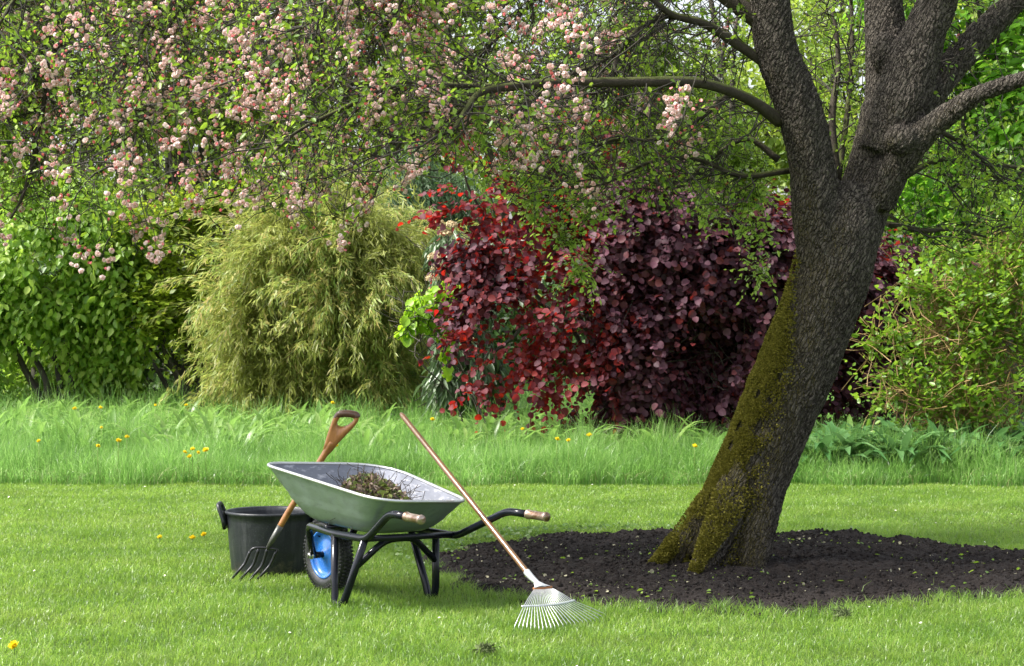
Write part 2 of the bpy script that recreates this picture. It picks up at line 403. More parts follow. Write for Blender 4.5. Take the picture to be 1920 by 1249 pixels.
def sprays(p, u, k, L, size, tmpl, up=.5, droop=.5, sv=.4, spread=.9, arch=.12, outw=.6, rnd=.45, face=.35):
    """leaves set along short drooping twigs; returns leaf mesh data and the twigs"""
    n = len(p); d0 = vnz(u * outw + rv(n) * rnd + [0, 0, up * .5 - droop * .35])
    tw = wiggly(p - d0 * L * .4, d0, L * (.6 + .8 * RNG.random(n)), k, .10, arch)
    T = vnz(np.gradient(tw, axis=1)); side = vnz(np.cross(T, np.array([0, 0, 1.0]) + .35 * rv(n)[:, None, :]))
    sg = np.where(np.arange(k) % 2 == 0, 1.0, -1.0)[None, :, None]
    tip = vnz(T * .7 + side * sg * spread + [0, 0, -droop * .5] + RNG.normal(0, .25, (n, k, 3)))
    nr = vnz(np.cross(T, side) * .0 + np.array([0, 0, up]) + u[:, None, :] * face + RNG.normal(0, .35, (n, k, 3)))
    s = size * (1 - sv + 2 * sv * RNG.random((n, k)))
    V, F = leaves(tw.reshape(-1, 3), tip.reshape(-1, 3), nr.reshape(-1, 3), s.ravel(), tmpl)
    return V, F, tw
# ================================================================ GROUND
gm = MB(); gs = []
xs = np.concatenate([[-900, -200, -60], np.linspace(-20, 20, 41), [60, 200, 900]])
ys = np.concatenate([[-300, -60, -10], np.linspace(0, 40, 41), [80, 250, 1500]])
XX, YY = np.meshgrid(xs, ys); nx = len(xs); ny = len(ys)
ZZ = np.zeros_like(XX)
V = np.c_[XX.ravel(), YY.ravel(), ZZ.ravel()]
F = [(j * nx + i, j * nx + i + 1, (j + 1) * nx + i + 1, (j + 1) * nx + i) for j in range(ny - 1) for i in range(nx - 1)]
tag(link('ground', fmesh('ground', V, F), M['ground']), kind='structure')

# soil bed round the tree
BC = np.array([1.28, 12.62]); BR = 1.78
def bed_r(th): return BR * (1 + .05 * np.sin(3 * th + 1) + .035 * np.sin(7 * th) + .02 * np.sin(17 * th + 2))
def bed_in(x, y, off=0.0):
    dx, dy = x - BC[0], y - BC[1]; th = np.arctan2(dy, dx)
    jag = (vnoise(np.c_[x, y] * 7, 5) - .5) * .22 + (vnoise(np.c_[x, y] * 24, 9) - .5) * .12
    return np.hypot(dx, dy) < bed_r(th) + jag + off
def bed_h(x, y):
    dx, dy = x - BC[0], y - BC[1]; th = np.arctan2(dy, dx); q = np.clip(np.hypot(dx, dy) / bed_r(th), 0, 1.3)
    e = np.clip((1.04 - q) / .14, 0, 1); p = np.c_[x, y]
    z = .035 * e + e * ((vnoise(p * 4, 6) - .5) * .05 + (vnoise(p * 13, 7) - .5) * .035 + (vnoise(p * 40, 8) - .5) * .02)
    d = np.hypot(x - 1.12, y - 12.5); z = z + e * .05 * np.exp(-(d / .5) ** 2)
    d2 = np.hypot(x - 1.62, y - 12.75); z = z - e * .11 * np.exp(-(d2 / .15) ** 2)
    return z - (q > 1.03) * .03
R_, A_ = 150, 520
rr = np.linspace(0.01, 1.08, R_); aa = np.linspace(0, 2 * PI, A_, endpoint=False)
RR, AA = np.meshgrid(rr, aa, indexing='ij')
X = BC[0] + RR * bed_r(AA) * np.cos(AA); Y = BC[1] + RR * bed_r(AA) * np.sin(AA)
Z = bed_h(X.ravel(), Y.ravel())
V = np.c_[X.ravel(), Y.ravel(), Z + .004]
idx = np.arange(R_ * A_).reshape(R_, A_)
F = np.stack([idx[:-1], idx[1:], np.roll(idx, -1, 1)[1:], np.roll(idx, -1, 1)[:-1]], -1).reshape(-1, 4)
tag(link('soil_bed', fmesh('soil_bed', V, F), M['soil']), kind='structure')
# loose crumbs of soil
n = 34000
r = np.sqrt(RNG.random(n)) * BR * 1.05; t = RNG.random(n) * 2 * PI
x = BC[0] + r * np.cos(t); y = BC[1] + r * np.sin(t); k = bed_in(x, y, -.01); x, y = x[k], y[k]; n = len(x)
cube = np.array([(-1, -1, -1), (1, -1, -1), (1, 1, -1), (-1, 1, -1), (-1, -1, 1), (1, -1, 1), (1, 1, 1), (-1, 1, 1)], float) * .6
cf = np.array([(0, 3, 2, 1), (4, 5, 6, 7), (0, 1, 5, 4), (1, 2, 6, 5), (2, 3, 7, 6), (3, 0, 4, 7)])
sz = .003 + .008 * RNG.random(n) ** 3 + .007 * (RNG.random(n) < .02)
Vc = cube[None] * (1 + .6 * (RNG.random((n, 8, 3)) - .5)) * sz[:, None, None]
ax = rv(n); ax2 = vnz(np.cross(ax, rv(n))); ax3 = np.cross(ax, ax2)
Vc = Vc[..., 0:1] * ax[:, None] + Vc[..., 1:2] * ax2[:, None] + Vc[..., 2:3] * ax3[:, None]
Vc += np.c_[x, y, bed_h(x, y) + sz * .5][:, None]
Fc = (cf[None] + (np.arange(n) * 8)[:, None, None]).reshape(-1, 4)
tag(link('soil_crumbs', fmesh('soil_crumbs', Vc.reshape(-1, 3), Fc, False), M['soil']),
    'loose dark crumbs of soil strewn over the round bed under the tree', 'soil crumbs', kind='stuff')

# ================================================================ LAWN
FRONT = 18.15                                   # where the long grass starts
def edge_y(x): return FRONT + .10 * np.sin(x * 1.3) + .06 * np.sin(x * 4.1 + 1) + .02 * x + .30 * (vnoise(np.c_[x * 2.3, x * 0 + 3], 27) - .5) + .16 * (vnoise(np.c_[x * 9, x * 0 + 7], 28) - .5)
def blades(x, y, z0, h, wd, lean, leandir, face, K, curl=1.0):
    n = len(x); tt = np.linspace(0, 1, K + 1)
    wv = np.array([1, .95, .75, .45, .15, .05])[:K + 1] if K > 3 else np.linspace(1, .12, K + 1) ** .8
    fx, fy = np.cos(face), np.sin(face)
    cx = x[:, None] + (lean * np.cos(leandir))[:, None] * h[:, None] * tt ** (1 + curl)
    cy = y[:, None] + (lean * np.sin(leandir))[:, None] * h[:, None] * tt ** (1 + curl)
    drop = 1 - .45 * np.clip(lean, 0, 1.2)[:, None] * tt ** 2
    cz = z0[:, None] + h[:, None] * tt * drop
    hw = wd[:, None] * .5 * wv
    A = np.stack([cx - fx[:, None] * hw, cy - fy[:, None] * hw, cz], -1)
    B = np.stack([cx + fx[:, None] * hw, cy + fy[:, None] * hw, cz], -1)
    V = np.stack([A, B], 2).reshape(n, -1, 3)
    f = np.array([(2 * i, 2 * i + 1, 2 * i + 3, 2 * i + 2) for i in range(K)])
    F = (f[None] + (np.arange(n) * 2 * (K + 1))[:, None, None]).reshape(-1, 4)
    return V.reshape(-1, 3), F
def sample(n, y0, y1, mx=.7):
    y = y0 + (y1 - y0) * RNG.random(int(n)); hw = y * .2275 + mx
    keep = RNG.random(len(y)) < hw / (y1 * .2275 + mx); y = y[keep]; hw = hw[keep]
    return (RNG.random(len(y)) * 2 - 1) * hw, y
x, y = sample(620000, 8.7, 18.4)
th = vnoise(np.c_[x, y] * 1.1, 20); th2 = vnoise(np.c_[x, y] * 5, 21); th3 = vnoise(np.c_[x, y] * 14, 26)
inb = bed_in(x, y, .02)
keep = (y < edge_y(x)) & (~inb | (RNG.random(len(x)) < .002)) & (RNG.random(len(x)) < .5 + .5 * (th3 > .3))
x, y, th, th2, th3 = x[keep], y[keep], th[keep], th2[keep], th3[keep]
n = len(x); print('lawn blades', n)
near_edge = bed_in(x, y, .14)
h = (.022 + .020 * th + .022 * (th2 > .62) * th3 + .022 * RNG.random(n)) * np.where(near_edge & (y < 12), 1.6, 1.0)
h *= np.where(y > 14.5, .8, 1.0)
Vb, Fb = blades(x, y, np.zeros(n) - .003, h, .0028 + .0022 * RNG.random(n) + .0001 * (y - 9), .25 + .9 * RNG.random(n), RNG.random(n) * 2 * PI, RNG.random(n) * PI, 2)
tag(link('lawn_grass', fmesh('lawn_grass', Vb, Fb), M['lawn_blade']), 'short mown green grass covering the whole lawn', 'grass', kind='stuff')

# ================================================================ LONG GRASS
def long_h(x, y):
    d = np.clip((y - edge_y(x)) / .35, 0, 1)
    return (.15 + .17 * d) * (.75 + .5 * vnoise(np.c_[x, y] * 1.4, 23)) + .024 * np.clip(y - 19, 0, 8)
Vs = []; Fs = []; off = 0
for (nn, y0, y1, wd0, K) in ((48000, FRONT - .15, 19.0, .0046, 4), (60000, 19.0, 21.5, .005, 4), (70000, 21.5, 28.5, .007, 3)):
    x, y = sample(nn, y0, y1, .9)
    k = y > edge_y(x) - .04 * RNG.random(len(x)); x, y = x[k], y[k]; n = len(x)
    tuft = vnoise(np.c_[x, y] * 3.2, 24)
    h = long_h(x, y) * (.35 + .9 * RNG.random(n)) * (.65 + .75 * tuft)
    ld = np.where(RNG.random(n) < .5, RNG.normal(-PI / 2, .9, n), RNG.random(n) * 2 * PI)
    V, F = blades(x, y, np.zeros(n), h, wd0 * (.7 + .8 * RNG.random(n)), .12 + .95 * RNG.random(n) ** 1.5, ld, RNG.normal(0, .8, n), K)
    Vs.append(V); Fs.append(F + off); off += len(V)
tag(link('long_grass', fmesh('long_grass', np.vstack(Vs), np.vstack(Fs)), M['long_blade']), 'tall uncut green grass in a strip behind the mown lawn', 'grass', kind='stuff')
# dry pale stalks bending at the foot of the strip
x = (RNG.random(500) * 2 - 1) * 4.8; y = edge_y(x) + RNG.random(500) * .15; n = 500
V, F = blades(x, y, np.zeros(n), .1 + .16 * RNG.random(n), np.full(n, .004), .8 + .5 * RNG.random(n), RNG.normal(-PI / 2, .8, n), RNG.normal(0, .5, n), 4)
M['straw'] = simple('straw', (.38, .36, .18), .6)
tag(link('dry_stalks', fmesh('dry_stalks', V, F), M['straw']), 'pale dry bent stalks along the foot of the long grass', 'dry grass', kind='stuff')
# broad leaves among the long grass
def broad(name, label, xs, ys, nper, L, wd, mat, hz=1.0, fl=.45):
    n = len(xs) * nper; x = np.repeat(xs, nper) + RNG.normal(0, .05, n); y = np.repeat(ys, nper) + RNG.normal(0, .05, n)
    ang = RNG.random(n) * 2 * PI; le = L * (.6 + .7 * RNG.random(n))
    K = 5; tt = np.linspace(0, 1, K + 1); ln = fl + .65 * RNG.random(n)
    rad = le[:, None] * (ln[:, None] * tt ** 1.3); zz = le[:, None] * hz * (tt * 1.15 - .75 * ln[:, None] * tt ** 2.4) + .02
    wv = np.array([.25, .75, 1, .95, .6, .06]) * .5
    px_, py_ = -np.sin(ang), np.cos(ang); hw = wd * (.7 + .6 * RNG.random(n))[:, None] * wv
    cx = x[:, None] + np.cos(ang)[:, None] * rad; cy = y[:, None] + np.sin(ang)[:, None] * rad
    A = np.stack([cx - px_[:, None] * hw, cy - py_[:, None] * hw, zz + hw * .35], -1)
    Mi = np.stack([cx, cy, zz], -1)
    B = np.stack([cx + px_[:, None] * hw, cy + py_[:, None] * hw, zz + hw * .35], -1)
    V = np.stack([A, Mi, B], 2).reshape(n, -1, 3)
    f = np.array([q for i in range(K) for q in ((3 * i, 3 * i + 1, 3 * i + 4, 3 * i + 3), (3 * i + 1, 3 * i + 2, 3 * i + 5, 3 * i + 4))])
    F = (f[None] + (np.arange(n) * 3 * (K + 1))[:, None, None]).reshape(-1, 4)
    tag(link(name, fmesh(name, V.reshape(-1, 3), F), mat), label, 'leafy plants', kind='stuff')
nb = 420; yb = 20.0 + 7 * RNG.random(nb) ** .9; xb = (RNG.random(nb) * 2 - 1) * yb * .24
kk = ~((xb > 3.2) & (yb > 20)); xb, yb = xb[kk], yb[kk]
broad('broad_leaved_weeds', 'fresh green broad leaved weeds rising from the back of the long grass', xb, yb, 9, .47, .055, M['leaf_dock'])
nb = 130; yb = 18.7 + .9 * RNG.random(nb); xb = 2.6 + 2.4 * RNG.random(nb)
broad('dark_broad_leaves', 'dark glossy broad leaves in a mass below the yellow green shrub', xb, yb, 10, .50, .085, M['leaf_hosta'], .95, .5)

# ---- dandelions, one by one
def dandelion_proto():
    mb = MB(); n = 46; a = RNG.random(n) * 2 * PI; el = RNG.random(n) ** .6 * 1.25
    nd = np.c_[np.cos(a) * np.sin(el), np.sin(a) * np.sin(el), np.cos(el)]
    V, F = leaves(np.zeros((n, 3)), nd + [0, 0, .15], np.cross(nd, rv(n)), .021 * (.8 + .3 * RNG.random(n)), (LEAF[0] * [1.1, 1, 1], LEAF[1])); mb.add(V, F)
    return mb.mesh('petals')
dm = dandelion_proto(); dm.materials.append(M['dandelion'])
dl = [(183, 838, 'dandelion left of the pair of yellow heads in the long grass'), (222, 828, 'dandelion, left one of a close pair in the long grass'), (238, 821, 'dandelion, right one of a close pair in the long grass'),
 (346, 849, 'dandelion at the left of the cluster left of the barrow tray'), (361, 844, 'dandelion at the top of the cluster left of the barrow tray'), (371, 850, 'small dandelion in the middle of the cluster by the barrow tray'),
 (386, 846, 'largest dandelion at the right of the cluster by the barrow tray'), (356, 858, 'lowest dandelion of the cluster left of the barrow tray'),
 (73, 828, 'single dandelion nearest the left edge in the long grass'), (140, 768, 'dandelion far back in the long grass before the hornbeam, leftmost of two'), (188, 766, 'dandelion far back in the long grass before the hornbeam, right of two'),
 (190, 803, 'dandelion half hidden in the long grass above the close pair'), (291, 761, 'dandelion at the back of the long grass, left of two'), (349, 761, 'dandelion at the back of the long grass, right of two'),
 (629, 836, 'dandelion just left of the wooden fork handle'), (623, 757, 'dandelion at the back above the fork handle'), (810, 788, 'dandelion right of the rake handle top'), (1044, 825, 'left dandelion of the yellow row right of the rake'), (1066, 827, 'middle dandelion of the yellow row right of the rake'),
 (1105, 818, 'right dandelion of the yellow row right of the rake'), (1302, 838, 'single dandelion left of the leaning trunk'), (980, 806, 'faint dandelion deep in grass between rake and purple bush'),
 (300, 1023, 'low dandelion in the mown lawn left of the black tub'), (361, 1024, 'low dandelion in the lawn close to the tub, left of two'), (383, 1018, 'low dandelion in the lawn close to the tub, right of two'), (27, 1233, 'dandelion in the mown grass at the bottom left corner')]
for i, (px, py, lb) in enumerate(dl):
    if py > 950: g = GR(px, py); p = Vector((g.x, g.y, .045))
    else:
        z = .36 if py > 800 else .46; D = (1.5 - z) * FPX / (py - 562)
        D = max(D, 18.1); p = P(px, py, D)
    r = empty('dandelion', (p.x, p.y, 0), label='yellow ' + lb, cat='flower', group='dandelions in the grass')
    o = bpy.data.objects.new('flower_head', dm); C.objects.link(o); o.parent = r; o.location = (0, 0, p.z)
    big = 1.6 if 'largest' in lb else (1.0 + .45 * random.random())
    o.scale = (big,) * 3; o.rotation_euler = (RNG.normal(.35, .25), RNG.normal(0, .25), random.random() * 6)
    mb = MB(); tube(mb, [(RNG.normal(0, .02), .01, 0), (0, 0, p.z * .6), (0, 0, p.z)], .0022, 5)
    st = bpy.data.objects.new('stem', mb.mesh('stem')); st.data.materials.append(M['stem_green']); C.objects.link(st); st.parent = r
# white petals dropped on lawn and soil, small weeds on the soil
def scatter(name, label, cat, x, y, z, size, mat, tm=LEAF, flat=.8):
    n = len(x); nr = vnz(rv(n) * (1 - flat) + [0, 0, flat]); V, F = leaves(np.c_[x, y, z], rv(n) * [1, 1, .15], nr, size, tm)
    tag(link(name, fmesh(name, V, F), mat), label, cat, kind='stuff')
x, y = sample(150, 8.9, 18); z = .035 * np.ones(len(x)); k = ~bed_in(x, y)
scatter('fallen_petals', 'tiny white petals dropped here and there on the mown grass', 'petals', x[k], y[k], z[k], .008 + .009 * RNG.random(k.sum()), M['petal_white'], ROUND, .6)
t = RNG.random(1900) * 2 * PI; r = BR * np.sqrt(RNG.random(1900)); x = BC[0] + r * np.cos(t); y = BC[1] + r * np.sin(t)
k = bed_in(x, y) & (vnoise(np.c_[x, y] * 2.3, 31) + .35 * RNG.random(len(x)) > .68); x, y = x[k], y[k]; z = bed_h(x, y) + .010
h_ = len(x) * 6 // 10
scatter('soil_litter', 'pale dry leaf bits and petals littering the dark soil', 'leaf litter', x[:h_], y[:h_], z[:h_], .006 + .020 * RNG.random(h_) ** 3, simple('litter_pale', (.30, .28, .18), .7), ROUND, .5)
scatter('soil_seedlings', 'small green leaves sprouting over the dark soil', 'seedlings', x[h_:], y[h_:], z[h_:] + .006, .009 + .030 * RNG.random(len(x) - h_) ** 3, M['leaf_crab'], LEAF, .5)
# clover-like low weeds along the far edge of the bed
n = 620; t = RNG.normal(2.35, .42, n); r = bed_r(t) + RNG.normal(.12, .12, n); x = BC[0] + r * np.cos(t); y = BC[1] + r * np.sin(t)
M['weed'] = leaf_mat('weed', [(.09, .19, .03), (.13, .23, .05), (.22, .30, .12)], (.3, .5, .1), .3, .4)
scatter('creeping_weeds', 'grey green creeping weeds along the far edge of the soil bed', 'weeds', x, y, .035 + .02 * RNG.random(n), .012 + .018 * RNG.random(n), M['weed'], ROUND, .5)
for (px, py, lb) in ((910, 1231, 'dark clump of uprooted turf at the bottom of the lawn'), (1580, 1163, 'dark tuft of turf on the lawn in front of the soil bed')):
    g = GR(px, py); n = 260; q = RNG.normal(0, 1, (n, 3)) * [.020, .024, .006] + [g.x, g.y, .035]
    V, F = leaves(q, rv(n), rv(n), .012 + .02 * RNG.random(n), LANCE)
    tag(link('turf_clod', fmesh('turf_clod', V, F), simple('clod', (.09, .12, .04), .9)), lb, 'clod')
# ================================================================ WHEELBARROW
BO = Vector((-0.944936, 11.582343, 0)); TH = math.radians(36)
BF = Vector((-math.sin(TH), math.cos(TH), 0)); BL = Vector((math.cos(TH), math.sin(TH), 0))
def W(s, c, z): return BO + BF * s + BL * c + Vector((0, 0, z))
def metal_paint(name, base, drip):
    m = NT(name); v = m.coord('Object')
    c = m.mix(m.noise(v, 6, 6, .65), [x * .75 for x in base], [x * 1.2 for x in base])
    sc = m.ramp(m.noise(m.coord('Object', (5, 5, 14)), 3, 7, .75), [(.52, 0.0), (.66, .6)])
    c = m.mix(sc, c, drip)
    fl = m.ramp(m.noise(m.coord('Object', (30, 30, 50)), 1.5, 7, .8), [(.60, 0.0), (.70, .7)])
    c = m.mix(fl, c, (.14, .11, .08))
    ro = m.ramp(m.noise(v, 12, 5), [(.3, .28), (.7, .50)])
    m.bsdf(c, ro, .55, m.bump(m.noise(v, 9, 3), .004, .6), .5); return m.m
M['tray_out'] = metal_paint('tray_outside', (.28, .34, .325), (.19, .22, .21))
M['tray_in'] = metal_paint('tray_inside', (.19, .20, .235), (.62, .62, .66))
M['rim_metal'] = simple('rim_metal', (.62, .63, .64), .3, .7, .15)
M['frame'] = simple('frame_paint', (.007, .008, .013), .18, 0, .5, 8, .0004, 120, .3, 0)
M['grip'] = None
def grip_mat():
    m = NT('grip_worn'); v = m.coord('Object')
    c = m.mix(m.ramp(m.noise(v, 25, 5, .7), [(.4, 0.0), (.6, 1.0)]), (.20, .11, .065), (.46, .36, .30))
    m.bsdf(c, .3, .75, m.bump(m.noise(v, 90, 3), .001), .5); return m.m
M['grip'] = grip_mat()
def blue_mat():
    m = NT('wheel_blue'); v = m.coord('Object')
    c = m.mix(m.noise(v, 10, 4), (.02, .14, .50), (.03, .20, .62))
    c = m.mix(m.ramp(m.noise(v, 28, 6, .75), [(.55, 0.0), (.68, .7)]), c, (.10, .09, .07))
    m.bsdf(c, m.ramp(m.noise(v, 28, 6, .75), [(.5, .25), (.68, .7)]), 0, None, .5, .3); return m.m
M['rim_blue'] = blue_mat()
def tyre_mat():
    m = NT('tyre_rubber'); v = m.coord('Object')
    f = m.ramp(m.noise(v, 160, 3, .7), [(.58, 0.0), (.68, 1.0)])
    c = m.mix(f, (.016, .016, .018), (.16, .16, .16))
    m.bsdf(c, .42, 0, m.bump(m.noise(v, 60, 4), .002), .5); return m.m
M['tyre'] = tyre_mat()
M['steel'] = simple('steel_bright', (.6, .58, .55), .3, .9, .3)
wb = empty('wheelbarrow', BO, TH, label='galvanised wheelbarrow with a blue rimmed wheel standing on the lawn', cat='wheelbarrow')

# tray ------------------------------------------------------------
rimq = np.array([list(W(*p)) for p in ((.09, -.35, .668), (-.985, -.315, .549), (-.815, .315, .503), (-.02, .335, .640))])
botq = np.array([list(W(*p)) for p in ((-.13, -.185, .392), (-.735, -.195, .368), (-.66, .20, .358), (-.12, .19, .392))])
def rquad(q, rads, k=9, m=10):
    o = []
    for i in range(4):
        a, b, c = q[i - 1], q[i], q[(i + 1) % 4]; r = rads[i]
        u = (a - b); u /= np.linalg.norm(u); w_ = (c - b); w_ /= np.linalg.norm(w_)
        s, e = b + u * r, b + w_ * r
        for j in range(k + 1):
            t = j / k; o.append((1 - t) ** 2 * s + 2 * t * (1 - t) * b + t * t * e)
        nb = q[(i + 1) % 4]; r2 = rads[(i + 1) % 4]; e2 = nb - w_ * r2
        for j in range(1, m): o.append(e + (e2 - e) * j / m)
    return np.array(o)
RIM = rquad(rimq, [.13, .20, .10, .26]); BOT = rquad(botq, [.11, .13, .13, .11])
def tray_ring(t, inset=0.0):
    # t 0 bottom -> 1 rim ; curved foot
    hx = math.sin(min(1, t * 1.0) * PI / 2) ** .92 if t < 1 else 1
    xy = .10 * math.sin(min(t / .15, 1) * PI / 2) + .90 * t; z = t - .035 * math.sin(PI * t) * (t < .5)
    r = BOT + (RIM - BOT) * xy; r[:, 2] = BOT[:, 2] + (RIM[:, 2] - BOT[:, 2]) * z
    # bulge walls a little outwards
    c = r.mean(0); d = r - c; d[:, 2] = 0
    r = r + d * .022 * math.sin(PI * t)
    if inset: r = r - vnz(d) * inset
    return r
mb = MB(); rings = [tray_ring(t) for t in np.linspace(0, 1, 15)]
nR = len(RIM)
def ring_mesh(mb, rings, mi, flip=False, capb=True):
    V = np.vstack(rings); F = []
    for i in range(len(rings) - 1):
        for j in range(nR):
            q = (i * nR + j, i * nR + (j + 1) % nR, (i + 1) * nR + (j + 1) % nR, (i + 1) * nR + j)
            F.append(q if not flip else q[::-1])
    if capb:
        # concentric floor
        c = rings[0].mean(0); prev = 0; base = len(V); extra = []
        for s in (.8, .5, .2):
            extra.append(c + (rings[0] - c) * s)
        V = np.vstack([V] + extra)
        starts = [0] + [base + k * nR for k in range(3)]
        for a, b in zip(starts[:-1], starts[1:]):
            for j in range(nR): 
                q = (b + j, b + (j + 1) % nR, a + (j + 1) % nR, a + j); F.append(q if not flip else q[::-1])
        V = np.vstack([V, c]); ci = len(V) - 1; s = starts[-1]
        for j in range(0, nR - 1, 2):
            F.append((ci, s + (j + 2) % nR, s + j + 1, s + j))
    mb.add(V, F, mi)
assert nR % 2 == 0
ring_mesh(mb, rings, 0)
ins = [tray_ring(t, .003) + np.array([0, 0, .004]) for t in np.linspace(0, 1, 15)]
ring_mesh(mb, ins, 1, True)
mb.build('tray', [M['tray_out'], M['tray_in']], wb)
mb = MB(); loop = list(RIM + np.array([0, 0, .002])) + [RIM[0] + np.array([0, 0, .002]), RIM[1] + np.array([0, 0, .002])]
tube(mb, loop, .0085, 8, cap=False); mb.build('tray_rim', M['rim_metal'], wb)

# frame -----------------------------------------------------------
TR = .0185
fr = MB()
near = [W(-1.135, -.27, .489), W(-.985, -.26, .492), W(-.755, -.243, .348), W(-.45, -.24, .350), W(-.05, -.150, .354), W(0, -.088, .19)]
far = [W(-1.345, .27, .487), W(-1.21, .262, .491), W(-.80, .25, .338), W(-.45, .24, .345), W(-.05, .150, .354), W(0, .088, .19)]
for pth in (near, far): tube(fr, bend_path(pth, .055, 5), TR, 12)
tube(fr, bend_path([W(-.765, -.24, .352), W(-.775, .25, .343)], .02), .016, 10)
tube(fr, [W(-.30, -.20, .366), W(-.30, .20, .366)], .014, 10)
fr.build('frame', M['frame'], wb)
for nm, A in (('near', [(-.455, -.24, .345), (-.492, -.262, .07), (-.503, -.268, .010), (-.570, -.268, .010), (-.603, -.262, .07), (-.733, -.243, .340)]),
              ('far', [(-.405, .24, .340), (-.508, .268, .055), (-.522, .27, -.012), (-.562, .27, -.012), (-.590, .268, .055), (-.628, .243, .340)])):
    mb = MB(); tube(mb, bend_path([W(*p) for p in A], .05, 5), .0190, 12); mb.build('leg', M['frame'], wb)
mb = MB(); tube(mb, bend_path([W(-.665, -.25, .205), W(-.675, -.085, .330), W(-.665, .085, .330), W(-.610, .252, .200)], .06, 5), .0165, 10); mb.build('cross_brace', M['frame'], wb)
for g0, g1 in ((W(-1.14, -.27, .489), W(-1.285, -.28, .486)), (W(-1.36, .271, .487), W(-1.50, .28, .484))):
    mb = MB(); d = (g1 - g0)
    pts = [g0 + d * t for t in (0, .02, .06, .09, .12, .9, .95, 1.0)]
    tube(mb, pts, [.021, .024, .024, .0215, .0205, .0205, .0235, .0225], 14); mb.build('grip', M['grip'], wb)

# wheel -----------------------------------------------------------
wh = empty('wheel', W(0, 0, .192), TH); wh.parent = wb; wh.matrix_parent_inverse = parent_matrix(wb).inverted()
def lathe(mb, prof, seg=72, mi=0, tread=None):
    """profile (lateral, radius) turned about the axle"""
    V = []; F = []; n = len(prof)
    for j in range(seg):
        a = 2 * PI * j / seg
        for (c, r) in prof: V.append(list(W(r * math.cos(a), c, .192 + r * math.sin(a))))
    for j in range(seg):
        for i in range(n - 1):
            F.append((j * n + i, j * n + i + 1, ((j + 1) % seg) * n + i + 1, ((j + 1) % seg) * n + i))
    mb.add(V, F, mi)
mb = MB()
lathe(mb, [(-.026, .118), (-.034, .124), (-.043, .140), (-.044, .158), (-.038, .174), (-.026, .184), (0, .188), (.026, .184), (.038, .174), (.044, .158), (.043, .140), (.034, .124), (.026, .118)])
for j in range(58):                                        # knobs of the tread
    a0 = 2 * PI * j / 58
    for c, da in ((-.031, 0), (-.010, .5), (.010, 0), (.031, .5)):
        a = a0 + da * 2 * PI / 58; cc = []
        for dz in (0, .009):
            for sa, sc in ((-1, -1), (1, -1), (1, 1), (-1, 1)):
                r = (.186 if abs(c) < .02 else .178) + dz; aa_ = a + sa * .028 * (1 - dz * 25)
                cc.append(list(W(r * math.cos(aa_), c + sc * .0075, .192 + r * math.sin(aa_))))
        mb.add(cc, [(0, 3, 2, 1), (4, 5, 6, 7), (0, 1, 5, 4), (1, 2, 6, 5), (2, 3, 7, 6), (3, 0, 4, 7)])
for j in range(64):                                        # side lugs
    a = 2 * PI * (j + .25) / 64
    for sgn in (-1, 1):
        cc = []
        for dz in (0, .004):
            for sa, r in ((-1, .166), (1, .166), (1, .183), (-1, .183)):
                lat = sgn * ((.0445 if r < .17 else .033) + dz); aa_ = a + sa * .018
                cc.append(list(W(r * math.cos(aa_), lat, .192 + r * math.sin(aa_))))
        mb.add(cc, [(0, 3, 2, 1), (4, 5, 6, 7), (0, 1, 5, 4), (1, 2, 6, 5), (2, 3, 7, 6), (3, 0, 4, 7)])
mb.build('tyre', M['tyre'], wh, smooth=False)
mb = MB()
for sg in (-1, 1):
    lathe(mb, [(sg * c, r) for c, r in ((.030, .125), (.037, .124), (.037, .116), (.028, .112), (.014, .106), (.010, .092), (.012, .070), (.020, .050), (.026, .030), (.034, .024), (.034, .001))])
mb.build('rim', M['rim_blue'], wh)
mb = MB(); tube(mb, [W(0, -.118, .192), W(0, .118, .192)], .008, 10)
tube(mb, [W(0, -.118, .192), W(0, -.104, .192)], .015, 6, mi=1); tube(mb, [W(0, .104, .192), W(0, .118, .192)], .015, 6, mi=1)
tube(mb, [W(0, -.080, .192), W(0, -.034, .192)], .017, 12, mi=0); tube(mb, [W(0, .034, .192), W(0, .080, .192)], .017, 12, mi=0)
tube(mb, [W(0, -.103, .192), W(0, -.095, .192)], .021, 12, mi=1)
mb.build('axle', [M['frame'], M['steel']], wh)
mb = MB(); tube(mb, [W(.055, -.016, .192 + .085), W(.078, -.034, .192 + .105)], .0045, 8); mb.build('valve', M['frame'], wh)

# garden clippings in the tray ---------------------------------------
n = 8000; a = RNG.random(n) * 2 * PI; q = np.sqrt(RNG.random(n))
ls = -.46 + .30 * q * np.cos(a); lc = -.03 + .170 * q * np.sin(a)
hz = .448 + .165 * (1 - q ** 2.0) * (.85 + .35 * vnoise(np.c_[ls, lc] * 14, 30)) * (RNG.random(n) ** .15)
pos = np.array([list(W(s_, c_, z_)) for s_, c_, z_ in zip(ls, lc, hz)])
k1 = n * 6 // 10
M['clip_brown'] = leaf_mat('clippings_brown', [(.05, .035, .02), (.12, .08, .05), (.20, .14, .10), (.28, .22, .17)], (.2, .15, .08), .1, .7)
M['clip_green'] = leaf_mat('clippings_green', [(.06, .09, .02), (.12, .16, .03), (.20, .24, .06)], (.3, .4, .08), .25, .5)
V1, F1 = leaves(pos[:k1], rv(k1), vnz(rv(k1) + [0, 0, .6]), .014 + .026 * RNG.random(k1), LEAF)
V2, F2 = leaves(pos[k1:], rv(n - k1), vnz(rv(n - k1) + [0, 0, .8]), .012 + .022 * RNG.random(n - k1), ROUND)
mb = MB(); mb.add(V1, F1, 0); mb.add(V2, F2, 1)
s0 = pos[RNG.choice(n, 260)] + [0, 0, .0]; pl = wiggly(s0, rv(260) * [1, 1, .35] + [0, 0, .12], .05 + .12 * RNG.random(260), 5, .45)
